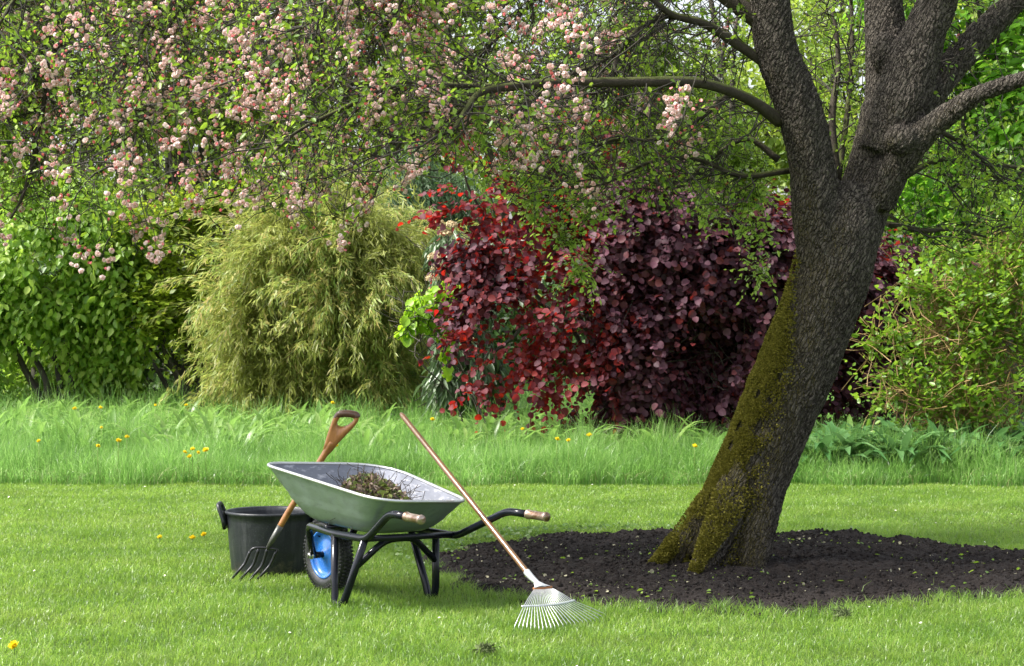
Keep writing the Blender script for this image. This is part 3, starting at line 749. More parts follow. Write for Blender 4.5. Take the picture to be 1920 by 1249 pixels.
Vt, Ft = tubes_fast(pl, np.full((260, 5), .0018)); mb.add(Vt, Ft, 2)
# a soft core so the heap is solid
core = MB(); cs = []
for i in range(8):
    t = i / 7; zz = .415 + .165 * math.sin(t * PI / 2); r = math.cos(t * PI / 2) * .93 + .01
    cs.append([list(W(-.46 + .27 * r * math.cos(b), -.03 + .145 * r * math.sin(b), zz - .012)) for b in np.linspace(0, 2 * PI, 24, endpoint=False)])
Vc = np.array(cs).reshape(-1, 3); Fc = [(i * 24 + j, i * 24 + (j + 1) % 24, (i + 1) * 24 + (j + 1) % 24, (i + 1) * 24 + j) for i in range(7) for j in range(24)]
mb.add(Vc, Fc, 3)
o = mb.build('garden_clippings', [M['clip_brown'], M['clip_green'], M['twig'], simple('clip_core', (.05, .04, .025), .9)])
tag(o, 'heap of brown and green garden clippings lying in the barrow tray', 'clippings', kind='stuff')
# bare twig standing out of the heap
mb = MB()
tube(mb, smooth_path([P(700, 935, 11.15), P(722, 921, 11.13), P(716, 908, 11.15), P(721, 884, 11.16)], 3), [.0028] * 9 + [.0012], 5)
tube(mb, smooth_path([P(745, 925, 11.2), P(728, 908, 11.2), P(708, 902, 11.18), P(698, 893, 11.17)], 3), [.0024] * 9 + [.0012], 5)
tube(mb, smooth_path([P(760, 930, 11.2), P(744, 912, 11.22), P(735, 904, 11.2)], 3), .0016, 5)
tube(mb, smooth_path([P(700, 905, 11.18), P(682, 900, 11.2), P(672, 904, 11.2)], 3), .0014, 5)
tag(mb.build('bare_twig', M['dark_stem']), 'dark bare forked twig sticking out of the clippings heap', 'twig')

# ================================================================ BLACK TUB
tc = Vector((-1.325, 12.36, 0)); TRD = .243
def plastic():
    m = NT('tub_rubber'); v = m.coord('Object')
    f = m.ramp(m.noise(v, 130, 3, .8), [(.60, 0.0), (.72, .8)])
    c = m.mix(f, m.mix(m.noise(v, 5, 4), (.007, .008, .011), (.015, .018, .024)), (.09, .10, .11))
    sm = m.ramp(m.noise(m.coord('Object', (16, 16, 1.6)), 1, 5, .7), [(.50, 0.0), (.75, .55)])
    c = m.mix(sm, c, (.075, .078, .080))
    tz = m.n('ShaderNodeTexCoord'); sz_ = m.n('ShaderNodeSeparateXYZ'); m.l(tz.outputs['Object'], sz_.inputs[0])
    md = m.n('ShaderNodeMath', operation='MULTIPLY_ADD'); m.l(sz_.outputs[2], md.inputs[0]); md.inputs[1].default_value = -3.2; m.l(m.noise(v, 14, 6, .7), md.inputs[2])
    c = m.mix(m.ramp(md.outputs[0], [(.33, 0.0), (.52, .8)]), c, (.085, .07, .05))
    m.bsdf(c, .42, 0, m.bump(m.noise(v, 25, 4), .002), .5); return m.m
M['tub'] = plastic()
tb = empty('rubber_tub', tc, label='round black rubber tub with two lug handles standing behind the fork', cat='tub')
mb = MB(); seg = 72; prof = [(0.001, .004), (.195, .004), (.208, .012), (.214, .03), (.226, .15), (.237, .29), (.239, .325), (.248, .331), (.249, .342), (.242, .347), (.233, .342), (.230, .32), (.222, .18), (.205, .03), (.001, .022)]
V = []; n = len(prof)
for j in range(seg):
    a = 2 * PI * j / seg
    V += [(tc.x + r * math.cos(a), tc.y + r * math.sin(a), z) for r, z in prof]
F = [(j * n + i, ((j + 1) % seg) * n + i, ((j + 1) % seg) * n + i + 1, j * n + i + 1) for j in range(seg) for i in range(n - 1)]
mb.add(V, F); mb.build('tub_body', M['tub'], tb)
for sg in (-1, 1):
    mb = MB(); pr = []
    A = tc + Vector((sg * .238, -.075, .265)); B = tc + Vector((sg * .238, .075, .265))
    path = bend_path([A, A + Vector((sg * .018, 0, .05)), A + Vector((sg * .042, .012, .115)), B + Vector((sg * .042, -.012, .115)), B + Vector((sg * .018, 0, .05)), B], .035, 5)
    tube(mb, path, .0125, 10, flat=1.0)
    # web plate between the ends and the wall
    w_ = [A + Vector((sg * .004, .01, -.02)), B + Vector((sg * .004, -.01, -.02)), B + Vector((sg * .022, -.01, .07)), A + Vector((sg * .022, .01, .07))]
    w2 = [p + Vector((sg * .012, 0, 0)) for p in w_]
    mb.add([list(p) for p in w_ + w2], [(0, 1, 2, 3), (7, 6, 5, 4), (0, 4, 5, 1), (1, 5, 6, 2), (2, 6, 7, 3), (3, 7, 4, 0)])
    mb.build('handle', M['tub'], tb)

# ================================================================ GARDEN FORK
def wood(name, a, b, rough=.35):
    m = NT(name); v = m.coord('Object', (60, 60, 7), (0, math.radians(25), 0))
    c = m.mix(m.noise(v, 2, 5, .6), a, b); c = m.mix(m.ramp(m.noise(m.coord('Object'), 14, 5), [(.55, 0.0), (.75, .6)]), c, [x * .35 for x in a])
    m.bsdf(c, rough, 0, m.bump(m.noise(v, 4, 4), .0015), .5, .3); return m.m
M['fork_wood'] = wood('fork_wood', (.26, .10, .028), (.46, .21, .065))
M['fork_dark'] = wood('fork_dark', (.05, .022, .012), (.13, .06, .03))
M['iron'] = simple('iron_dark', (.035, .035, .038), .35, .6, .5, 30, .0008)
M['iron_grey'] = simple('iron_socket', (.12, .12, .11), .4, .6, .4, 30, .0008)
fk = empty('garden_fork', GR(470, 1088), label='garden fork with worn orange wooden D handle leaning behind the barrow', cat='garden fork')
D0, D1 = 11.93, 11.86
def Q(px, py):          # fork leans: distance runs evenly from tines to handle
    t = (1088 - py) / (1088 - 772); return P(px, py, 11.98 - .10 * t)
mb = MB(); tube(mb, smooth_path([Q(523, 991), Q(548, 948), Q(596, 872), Q(612, 846), Q(622, 828)], 4), [.0165] * 9 + [.0175] * 5 + [.019] * 3, 14)
# widening fork of the handle head, traced then given thickness
def slab(mb, outl, hole, D, th, mi=0):
    """closed outline with a hole (same vertex count), rounded faces; outline in picture units at distance D"""
    o = np.array([list(Q(*p)) for p in outl]); h = np.array([list(Q(*p)) for p in hole]); n = len(o)
    dy = np.array([0, 1.0, 0]); mid = (o + h) / 2
    ringsV = [o, o * .75 + mid * .25 - dy * th * .8, mid - dy * th, h * .75 + mid * .25 - dy * th * .8, h, h * .75 + mid * .25 + dy * th * .8, mid + dy * th, o * .75 + mid * .25 + dy * th * .8]
    V = np.vstack(ringsV); F = []; k = len(ringsV)
    for a in range(k):
        b = (a + 1) % k
        for j in range(n): F.append((a * n + j, a * n + (j + 1) % n, b * n + (j + 1) % n, b * n + j))
    mb.V.append(V); mb.F.append(np.array(F) + mb.n); mb.n += len(V)
    zt = P(0, 783, D).z; mb.M.append(np.array([1 if V[list(f)].mean(0)[2] > zt else 0 for f in F]))
outl = smooth_path([Vector((x_, y_, 0)) for x_, y_ in ((605, 845), (612, 820), (620, 796), (627, 778), (636, 770), (655, 769), (672, 773), (674, 782), (667, 797), (650, 815), (634, 832), (623, 846), (613, 856))], 3)
hole = smooth_path([Vector((x_, y_, 0)) for x_, y_ in ((634, 797), (632, 793), (634, 789), (637, 784), (641, 782), (652, 782), (661, 784), (663, 787), (660, 791), (653, 796), (646, 799), (641, 799.5), (637, 799))], 3)
D0 = 11.88
slab(mb, [(p[0], p[1]) for p in outl], [(p[0], p[1]) for p in hole], D0, .017)
mb.build('shaft', [M['fork_wood'], M['fork_dark']], fk)
mb = MB(); tube(mb, smooth_path([Q(635, 776.5), Q(652, 775.5), Q(667, 778.5), Q(669, 783)], 4), [.018] + [.0195] * 11 + [.017], 12); mb.build('hand_grip', M['fork_dark'], fk)
mb = MB(); tube(mb, [Q(526, 986), Q(512, 1010), Q(501, 1029)], [.0178, .0155, .010], 12); mb.build('socket', M['iron_grey'], fk)
mb = MB(); tube(mb, smooth_path([Q(469, 1035), Q(474, 1029), Q(484, 1027), Q(500, 1027.5), Q(512, 1029), Q(520, 1031), Q(519, 1036)], 3), .0070, 8)
mb.build('cross_head', M['iron'], fk)
for a, b, c_, d in (((469, 1034), (459, 1056), (448, 1070), (428, 1090)), ((485, 1029), (475, 1058), (462, 1074), (443, 1091)), ((501, 1029), (492, 1058), (478, 1076), (460, 1091)), ((518, 1034), (507, 1058), (494, 1074), (475, 1091))):
    mb = MB(); p0, p1, p2 = Q(*a), Q(*b), Q(*c_); p3 = GR(*d) - Vector((0, 0, .01))
    p2 = p2 + Vector((0, -.02, 0)); tube(mb, smooth_path([p0, p1, p2, p3], 5), np.linspace(.0082, .0068, 16), 6); mb.build('tine', M['iron'], fk)

# ================================================================ LAWN RAKE
M['rake_wood'] = wood('rake_wood', (.10, .048, .020), (.20, .105, .048), .3)
M['zinc'] = simple('rake_zinc', (.62, .64, .66), .38, .6, .25, 40)
M['rust'] = simple('rake_rust', (.30, .12, .04), .8, 0, .4, 40)
rk = empty('leaf_rake', GR(1040, 1180), label='wire leaf rake with long brown handle leaning on the barrow tray', cat='rake')
Hs = P(992, 1078, 10.56); Ht = P(752, 776, 11.52)
mb = MB(); pts = [Hs + (Ht - Hs) * t for t in (0, .02, .5, .985, 1)]; tube(mb, pts, [.0135, .0140, .0140, .0135, .009], 14); mb.build('handle', M['rake_wood'], rk)
So = P(1012, 1099, 10.475)
mb = MB(); tube(mb, [Hs + (Ht - Hs) * .018, Hs, Hs + (So - Hs) * .35, So + Vector((0, 0, .004))], [.0165, .0165, .0145, .011], 14)
# flared neck plate
Ll, Lr = P(1001, 1104, 10.43), P(1033, 1101, 10.47)
mid = (Hs * .35 + So * .65)
neck = [[mid + Vector((-.012, 0, 0)), mid + Vector((.012, 0, 0))], [So + Vector((-.022, 0, 0)), So + Vector((.026, 0, .004))], [Ll, Lr]]
V = []; nrm_ = Vector((0, -.006, .006))
for a, b in neck:
    for t in np.linspace(0, 1, 7):
        p = a.lerp(b, t); bulge = nrm_ * (1 + math.sin(t * PI)); V.append(list(p + bulge)); 
V = np.array(V); V2 = V - np.array([0, -.010, .010]); F = []
for i in range(2):
    for j in range(6): a = i * 7 + j; F.append((a, a + 1, a + 8, a + 7)); F.append((21 + a, 21 + a + 7, 21 + a + 8, 21 + a + 1))
mb.add(np.vstack([V, V2]), F); mb.build('ferrule', M['zinc'], rk)
mb = MB(); tube(mb, [Ll + Vector((-.004, 0, 0)), (Ll + Lr) / 2 + Vector((0, -.008, -.002)), Lr + Vector((.004, 0, 0))], .0065, 8); mb.build('collar', M['rust'], rk)
NTI = 24
tipc = [(964, 1184), (985, 1184.5), (1000, 1186), (1022, 1187), (1045, 1184), (1064, 1179), (1085, 1177), (1112, 1172), (1128, 1168), (1139, 1161)]
ba = [(980, 1137), (1010, 1136), (1040, 1134), (1062, 1130), (1077, 1126)]
def along(L, t):
    L = np.array(L, float); d = np.r_[0, np.cumsum(np.linalg.norm(np.diff(L, axis=0), axis=1))]; d /= d[-1]
    return np.interp(t, d, L[:, 0]), np.interp(t, d, L[:, 1])
bandp = []
for i in range(NTI):
    t = i / (NTI - 1); top = Ll.lerp(Lr, .04 + .92 * t)
    bx, by = along(ba, .02 + .96 * t); tx, ty = along(tipc, t)
    tip = GR(tx, ty); tip.z = .006
    # band point lies on the straight wire a little lifted
    f_ = .45; z_ = top.z * (1 - f_) + tip.z * f_ + .010
    r_ = ray(bx, by); k_ = (z_ - CAMH) / r_[2]; bp = Vector((r_[0] * k_, r_[1] * k_, z_)); bandp.append(bp)
    end = tip + (tip - bp).normalized() * .0; knee = bp.lerp(tip, .93) + Vector((0, 0, .012))
    mb = MB(); tube(mb, [top, top.lerp(bp, .5) + Vector((0, 0, .003)), bp, bp.lerp(tip, .5) + Vector((0, 0, .008)), knee, end], .0016, 6); mb.build('tine', M['zinc'], rk)
mb = MB(); bb = [bandp[0] + (bandp[0] - bandp[1])] + bandp + [bandp[-1] + (bandp[-1] - bandp[-2]) * .6]
zig = []
for i in range(len(bb) - 1):
    zig += [bb[i] + Vector((0, 0, .0022)), (bb[i] + bb[i + 1]) / 2 + Vector((0, -.001, -.0012))]
zig.append(bb[-1]); tube(mb, zig, .0048, 8); mb.build('spreader_bar', M['zinc'], rk)
# ================================================================ CRAB APPLE TREE
TD = 12.5
tree = empty('crab_apple_tree', (1.13, 12.5, 0), label='old leaning crab apple tree with mossy trunk and pink blossom in the round soil bed', cat='tree')
def limb(mb, nodes, Da, Db, seg=18, k=5):
    n = len(nodes); pts = []; rads = []
    for i, (px, py, r) in enumerate(nodes):
        D = Da + (Db - Da) * i / (n - 1); p = P(px, py, D); pts.append(p); rads.append(r * D / FPX * (.955 if r > 20 else 1))
    sp = smooth_path(pts, k); sr = np.interp(np.linspace(0, n - 1, len(sp)), np.arange(n), rads)
    tube(mb, sp, sr, seg); return sp, sr
mb = MB()
limb(mb, [(1345, 1100, 84), (1350, 1068, 86), (1364, 1025, 81), (1388, 970, 74), (1412, 900, 71), (1452, 800, 70), (1497, 700, 71), (1520, 640, 71), (1541, 580, 72), (1566, 500, 76), (1580, 430, 74), (1588, 385, 62), (1592, 340, 30)], TD, TD, 32)
limb(mb, [(1425, 790, 40), (1385, 880, 42), (1343, 960, 35), (1302, 1010, 30), (1264, 1045, 23), (1230, 1067, 14), (1195, 1084, 5)], 12.5, 12.28, 16)
limb(mb, [(1412, 850, 40), (1378, 930, 42), (1348, 1000, 38), (1322, 1052, 30), (1305, 1080, 22), (1292, 1098, 12)], 12.42, 12.14, 16)
limb(mb, [(1430, 860, 40), (1420, 960, 44), (1412, 1030, 38), (1410, 1072, 28), (1420, 1095, 14)], 12.42, 12.22, 16)
limb(mb, [(1545, 620, 34), (1548, 540, 50), (1546, 480, 56), (1533, 410, 51), (1521, 300, 46), (1497, 200, 46), (1458, 100, 43), (1444, 0, 40), (1430, -150, 36), (1415, -400, 30), (1380, -650, 20)], TD, 12.3, 22)
limb(mb, [(1550, 620, 34), (1572, 540, 50), (1592, 470, 56), (1616, 390, 54), (1646, 300, 56), (1676, 210, 66), (1668, 140, 48), (1660, 60, 41), (1655, -20, 38), (1650, -200, 34), (1640, -450, 26)], TD, 12.8, 22)
limb(mb, [(1650, 290, 44), (1692, 190, 58), (1712, 120, 52), (1738, 50, 42), (1762, -10, 40), (1800, -150, 34), (1860, -400, 24)], TD, 12.5, 20)
limb(mb, [(1690, 250, 42), (1735, 186, 36), (1772, 140, 32), (1828, 76, 29), (1880, 24, 27), (1960, -60, 25), (2100, -220, 18)], 12.6, 13.2, 18)
limb(mb, [(1640, 380, 40), (1684, 304, 36), (1738, 246, 27), (1786, 208, 23), (1840, 174, 18), (1922, 147, 15), (2020, 110, 12)], 12.5, 12.1, 16)
# swollen collar and old knot under the right limbs
def blob(mb, c, r, sc):
    V = []; F = []; a, b = 12, 8
    for i in range(b + 1):
        for j in range(a): V.append((c[0] + r * sc[0] * math.sin(PI * i / b) * math.cos(2 * PI * j / a), c[1] + r * sc[1] * math.sin(PI * i / b) * math.sin(2 * PI * j / a), c[2] + r * sc[2] * math.cos(PI * i / b)))
    for i in range(b):
        for j in range(a): F.append((i * a + j, i * a + (j + 1) % a, (i + 1) * a + (j + 1) % a, (i + 1) * a + j))
    mb.add(V, F)
blob(mb, P(1690, 262, 12.33), .095, (1.1, .7, .9)); blob(mb, P(1660, 100, 12.55), .10, (.9, .8, 1.2))
tr = mb.build('trunk', M['bark'], tree)
md = tr.modifiers.new('merge', 'REMESH'); md.mode = 'VOXEL'; md.voxel_size = .011; md.use_smooth_shade = True
ms = tr.modifiers.new('soften', 'SMOOTH'); ms.factor = .6; ms.iterations = 8
mb = MB(); 
# moss cushions on the left flank
def trunk_c(py):
    nod = np.array([(1338, 1100, 88), (1345, 1068, 92), (1362, 1025, 86), (1387, 970, 77), (1412, 900, 74), (1452, 800, 73), (1497, 700, 74), (1520, 640, 74), (1541, 580, 75), (1566, 500, 78)][::-1], float)
    return np.interp(py, nod[:, 1], nod[:, 0]), np.interp(py, nod[:, 1], nod[:, 2])
nm = 60000; py = 480 + 600 * RNG.random(nm) ** .8; cx, r = trunk_c(py)
an = np.radians(180 + 20 + RNG.normal(0, 34, nm))          # angle round trunk, 180 = left, 270 = towards camera
cs = np.c_[np.cos(an), np.sin(an)]
nn = vnoise(np.c_[py * .012, an * 1.6], 40); nn2 = vnoise(np.c_[py * .05, an * 5], 41)
width = np.interp(py, [480, 560, 640, 690, 760, 850, 950, 1080], [.02, .05, .20, .46, .46, .54, .72, .92])
left = (1 + np.cos(an - np.radians(192))) / 2
pr_ = np.clip((left - (1 - width * (.72 + .3 * nn))) / .16, 0, 1) * np.clip((nn2 - .12) / .25, 0, 1)
keep = RNG.random(nm) < pr_
py, cx, r, cs, an = py[keep], cx[keep], r[keep], cs[keep], an[keep]; n = len(py)
ax_ = np.array([.37, 0, .93])
cen = np.array([list(P(a, b, TD)) for a, b in zip(cx, py)]); Rm = (r * TD / FPX)
sd = np.array([.93, 0, -.37])
nout = cs[:, :1] * sd + cs[:, 1:] * np.array([0, 1.0, 0])
thk = .000 + .028 * nn2[keep] * (nn[keep])
pm = cen + nout * (Rm + thk - .004)[:, None]
k2 = pm[:, 2] > .0; pm, nout = pm[k2], nout[k2]; n = len(pm)
V, F = leaves(pm, vnz(nout + rv(n) * .7 + [0, 0, .1]), rv(n), .010 + .010 * RNG.random(n), LEAF)
link('moss', fmesh('moss', V, F), M['moss'], tree)
# moss on the roots
n = 15000; t = RNG.random(n); w_ = RNG.choice(2, n)
A = np.array([list(P(1352, 940, 12.42)), list(P(1376, 935, 12.32))])[w_]; B = np.array([list(P(1215, 1074, 12.25)), list(P(1296, 1085, 12.08))])[w_]
rad_ = (.118 - .094 * t) * np.where(w_ == 0, 1, .95)
u = rv(n); u[:, 2] = np.abs(u[:, 2]); u = vnz(u); pm = A + (B - A) * t[:, None] + u * rad_[:, None]
nk = RNG.random(n) < np.clip((vnoise(pm * 14, 42) - .15) / .4, 0, 1); pm, u = pm[nk], u[nk]; n = len(pm)
V, F = leaves(pm, vnz(u + rv(n) * .8), rv(n), .010 + .010 * RNG.random(n), LEAF); link('moss', fmesh('moss', V, F), M['moss'], tree)

BR_ = [([(1462, 228, 13), (1420, 196, 11.5), (1372, 172, 10.5), (1300, 154, 10), (1180, 154, 9.5), (1060, 155, 9), (985, 160, 8.5), (905, 172, 7), (875, 205, 6), (850, 245, 4)], 12.40, 11.2),
 ([(950, 164, 6), (850, 160, 5.5), (780, 155, 5), (724, 165, 4.5), (650, 200, 4), (560, 245, 3), (500, 300, 2)], 11.8, 11.4),
 ([(1432, 116, 11), (1372, 76, 10), (1320, 44, 8.5), (1262, 28, 7), (1224, 0, 5), (1170, -50, 4), (1100, -90, 3)], 12.4, 12.0),
 ([(1262, 29, 6), (1229, 34, 6), (1185, 67, 6.5), (1161, 97, 5), (1151, 135, 4), (1140, 175, 2.5)], 12.25, 12.0),
 ([(1161, 93, 4), (1120, 120, 3.5), (1074, 138, 3), (1010, 175, 2), (960, 215, 1.5)], 12.1, 11.9),
 ([(1458, 60, 22), (1200, -110, 17), (900, -150, 15), (640, -90, 12), (618, 5, 8.5), (605, 57, 7.5), (568, 87, 7), (538, 118, 6.5), (488, 151, 6), (430, 178, 5), (390, 205, 3.5)], 12.4, 12.6),
 ([(560, 95, 5), (480, 92, 5), (420, 130, 5), (363, 148, 4.5), (320, 182, 4.5), (266, 229, 4), (232, 300, 2.5)], 12.6, 12.0),
 ([(900, -150, 14), (560, -190, 13), (210, -40, 10), (185, 10, 9), (145, 44, 8), (95, 100, 7), (60, 150, 6), (-40, 152, 5)], 12.6, 13.4),
 ([(95, 100, 6), (85, 180, 5), (72, 240, 5), (62, 300, 4.5), (44, 363, 3.5), (20, 410, 2)], 13.3, 13.0),
 ([(870, 205, 4.5), (830, 225, 4.5), (760, 260, 3.5), (720, 320, 3.2), (700, 372, 2)], 11.75, 11.5),
 ([(1372, 172, 6), (1300, 230, 5), (1225, 262, 4), (1150, 262, 3.5), (1090, 290, 2.5)], 12.4, 12.2),
 ([(1460, 300, 7), (1400, 260, 5), (1330, 300, 4), (1270, 350, 3.5), (1180, 330, 2.5), (1080, 340, 2)], 12.8, 12.9),
 ([(1480, 320, 6), (1390, 330, 5), (1310, 300, 4), (1230, 300, 3.5), (1130, 345, 2.5), (1060, 350, 2)], 12.6, 12.4),
 ([(1720, 230, 6), (1790, 260, 5), (1850, 300, 4), (1930, 320, 3)], 12.8, 13.3),
 ([(1665, 420, 6), (1730, 432, 5), (1790, 430, 3.5), (1850, 445, 2.5)], 12.9, 13.4),
 ([(1700, 330, 6), (1760, 300, 5), (1820, 310, 4), (1900, 350, 3)], 13.0, 13.6),
 ([(1570, 340, 9), (1560, 220, 7), (1572, 120, 5), (1560, 0, 4)], 12.8, 13.2),
 ([(1572, 330, 7), (1590, 200, 5), (1598, 60, 4), (1590, -60, 3)], 12.9, 13.5),
 ([(1730, 150, 8), (1750, 60, 6), (1742, -20, 5)], 12.7, 13.2)]
rb = random.Random(5)
for i in range(26):      # arching side branches springing from the high scaffold limbs
    x0 = rb.uniform(-60, 1350); Da = rb.uniform(11.2, 14.6) if x0 < 900 else rb.uniform(12.3, 15); y0 = rb.uniform(-170, -90); L = rb.uniform(220, 480); dr = rb.uniform(.35, 1.0)
    pts = [(x0 + 40, y0, 6)]
    for j in range(1, 7):
        t = j / 6; pts.append((x0 - L * .85 * t + rb.uniform(-12, 12), y0 + (L * dr * t ** 1.5) + rb.uniform(-8, 8) + 110 * t, 5.5 * (1 - .7 * t)))
    BR_.append((pts, Da, Da - rb.uniform(0, .6)))
samples = []; sdirs = []; srad = []
for i, (nodes, Da, Db) in enumerate(BR_):
    mb = MB(); sp, sr = limb(mb, nodes, Da, Db, 8, 5)
    ob = mb.build('branch', M['branch'], tree)
    d = np.gradient(sp, axis=0); ds = np.linalg.norm(d, axis=1)
    for p_, q_, s_ in zip(sp, d, ds):
        for _ in range(int(max(1, s_ / .05))):
            samples.append(p_ + q_ * rb.random()); sdirs.append(q_ / max(s_, 1e-6)); srad.append(1)
samples = np.array(samples); sdirs = np.array(sdirs)
# limit of the crown's underside (picture x -> y)
LX = [-100, 0, 110, 200, 300, 370, 450, 540, 640, 700, 780, 860, 940, 1000, 1090, 1160, 1250, 1330, 1420, 1480, 1560, 1640, 1760, 2000]
LYb = [330, 420, 470, 500, 490, 400, 385, 400, 450, 400, 330, 330, 360, 400, 410, 410, 400, 420, 500, 470, 330, 480, 500, 470]
def lim(px): return np.interp(px, LX, LYb)
bx, by = projN(samples)
ok = (by < lim(bx) + 10) & (by > -260) & (bx > -260) & (bx < 2150)
samples, sdirs = samples[ok], sdirs[ok]
samples, sdirs = np.repeat(samples, 2, 0), np.repeat(sdirs, 2, 0)
N2 = len(samples)
d2 = vnz(sdirs * .6 + rv(N2) * [1, .9, .8] + [-.15, 0, -.18])
L2 = .25 + .65 * RNG.random(N2); sec = wiggly(samples, d2, L2, 8, .30, .05)
ex, ey = projN(sec[:, -1]); bx, by = projN(sec[:, 4])
ok = (ey < lim(ex) + RNG.normal(0, 20, N2)) & (by < lim(bx) + 15); ok &= ~((bx > 1390) & (bx < 1770) & (sec[:, 4, 1] < 12.7)); sec = sec[ok]; N2 = len(sec); print('secondary', N2)
rad2 = np.linspace(.0046, .0018, 8)[None] * (.6 + .7 * RNG.random((N2, 1)))
Va, Fa = tubes_fast(sec, rad2, 4)
ii = RNG.choice(N2, N2 * 7); jj = RNG.integers(1, 8, len(ii)); st = sec[ii, jj]
d3 = vnz(sec[ii, jj] - sec[ii, jj - 1]); d3 = vnz(d3 * .5 + rv(len(ii)) * .9 + [0, 0, -.12]); L3 = .06 + .30 * RNG.random(len(ii)) ** 1.4
ter = wiggly(st, d3, L3, 5, .42, .03); ex, ey = projN(ter[:, -1]); ok = ey < lim(ex) + RNG.normal(0, 16, len(ex)) + 10
mx_, my_ = projN(ter[:, 2]); ok &= ~((mx_ > 1405) & (mx_ < 1760) & (ter[:, 2, 1] < 12.7) & (RNG.random(len(ok)) < .93))
ok &= ~((mx_ > 950) & (ter[:, 2, 1] < 12.4) & (RNG.random(len(ok)) < .6))
ok &= ~((mx_ > 930) & (mx_ < 1470) & (my_ > 128) & (my_ < 190 + np.clip(mx_ - 1330, 0, 90) * .5) & (ter[:, 2, 1] < 12.5) & (RNG.random(len(ok)) < .85))
ter = ter[ok]; N3 = len(ter); print('tertiary', N3)
Vb, Fb = tubes_fast(ter, np.linspace(.0022, .0011, 5)[None] * np.ones((N3, 1)), 3)
mb = MB(); mb.add(Va, Fa); mb.add(Vb, Fb)
o = mb.build('twigs', M['twig'], tree); tag(o, kind='stuff')
# leaves on the twigs
tp = ter[:, 1:].reshape(-1, 3); ex, ey = projN(tp)
# leafier to the right of the blossom; sparse on the far left
dens = np.interp(ex, [0, 500, 900, 1100, 1500, 2000], [.70, .60, .60, .50, .65, .75]) * (.45 + .9 * (vnoise(tp * 3.1, 51)))
tp = tp[RNG.random(len(tp)) < dens * .62]; tp = np.repeat(tp, 2, 0) + RNG.normal(0, .012, (len(tp) * 2, 3))
n = len(tp); print('crab leaves', n)
V, F = leaves(tp, vnz(rv(n) + [0, 0, .1]), vnz(rv(n) * .8 + [0, -.1, .6]), .022 + .024 * RNG.random(n), LEAF)
link('foliage', fmesh('foliage', V, F), M['leaf_crab'], tree)
# thin canopy above the picture (it shades the trunk and the bed)
n = 5000; pc = np.c_[RNG.uniform(-2.5, 4.5, n), RNG.uniform(10.9, 15.5, n), RNG.uniform(3.5, 5.0, n)]
pc = pc[vnoise(pc * 1.6, 52) > .47]; n = len(pc)
V, F = leaves(pc, rv(n), vnz(rv(n) * .8 + [0, 0, .6]), .05 + .03 * RNG.random(n), LEAF); link('foliage', fmesh('foliage', V, F), M['leaf_crab'], tree)

# ---- blossom
def flower(mb, c, d, r):
    d = np.array(d) / np.linalg.norm(d); a = vnz(np.cross(d, [.3, .5, .8])); b = np.cross(d, a)
    for ring_, (el, cnt, rr_) in enumerate(((.35, 5, 1.0), (1.0, 5, .95))):
        for i in range(cnt):
            t = 2 * PI * (i + ring_ * .5) / cnt + random.random() * .3
            o = a * math.cos(t) + b * math.sin(t)
            base = c - d * r * .75 + o * r * (.25 if ring_ == 0 else .75)
            tipd = d * (1.0) + o * (.55 if ring_ == 0 else .08)
            V, F = leaves(base[None], vnz(tipd)[None], o[None] * -1, r * 1.55, (ROUND[0] * [1.05, 1, -3.0], ROUND[1])); mb.add(V, F, 0)
    V, F = leaves(np.repeat(c[None], 6, 0) - d * r * .2, vnz(d + rv(6) * .5), rv(6), r * .75, LANCE); mb.add(V, F, 2)
def cluster(seed, nf):
    random.seed(seed); mb = MB(); pts = []
    for i in range(nf):
        for _ in range(60):
            p = np.array([random.gauss(0, .030), random.gauss(0, .026), random.gauss(0, .034)])
            if all(np.linalg.norm(p - q) > .027 for q in pts): break
        pts.append(p)
        flower(mb, p, np.array([p[0] * 9, p[1] * 9 - .55, p[2] * 9 - .1]) + np.array([random.gauss(0, .3)] * 3), .0130 * random.uniform(.8, 1.15))
    for i in range(5):
        p = np.array([random.gauss(0, .05), random.gauss(0, .035), random.gauss(.01, .05)])
        V, F = leaves(np.repeat(p[None], 4, 0), vnz(np.array([[0, 0, 1.0]] * 4) + rv(4) * .25), rv(4), .017, ROUND); mb.add(V, F, 1)
    me = mb.mesh('blossom_cluster')
    for m_ in ('petal', 'bud', 'stamen'): me.materials.append(M[m_])
    return me
cl = [cluster(i, nf) for i, nf in enumerate((6, 8, 10, 12, 9))]
random.seed(3)
BPX = [(145,84),(101,111),(188,94),(108,145),(138,202),(175,245),(229,215),(276,198),(299,175),(330,131),(357,178),(387,172),(397,202),(431,141),(461,114),(451,74),(481,135),(461,182),(441,195),(468,209),(505,215),(531,202),(542,87),(568,145),(555,209),(331,252),(400,259),(437,286),(434,313),(454,279),(518,269),(579,252),(579,286),(568,306),(605,323),(525,316),(491,357),(461,363),(370,326),(350,333),(367,367),(357,394),(434,380),(585,373),(555,400),(229,400),(124,387),(101,326),(40,279),(235,316),(222,360),(152,483),(190,483),(291,470),(303,432),(842,34),(933,17),(1007,60),(1044,30),(1074,13),(1081,44),(1077,60),(1091,87),(948,108),(973,138),(1047,155),(1037,168),(1064,148),(1020,205),(1097,198),(1091,225),(1074,245),(976,232),(949,256),(1003,252),(1033,279),(1003,296),(1074,306),(825,262),(835,235),(775,219),(781,282),(727,313),(785,313),(764,336),(680,357),(677,380),(670,404),(697,188),(704,209),(748,138),(663,101),(822,195),(1262,202),(1266,229),(1249,252),(640,455),(690,335),(956,188),(1272,190)]
assert len(BPX) <= 100
stalks = []
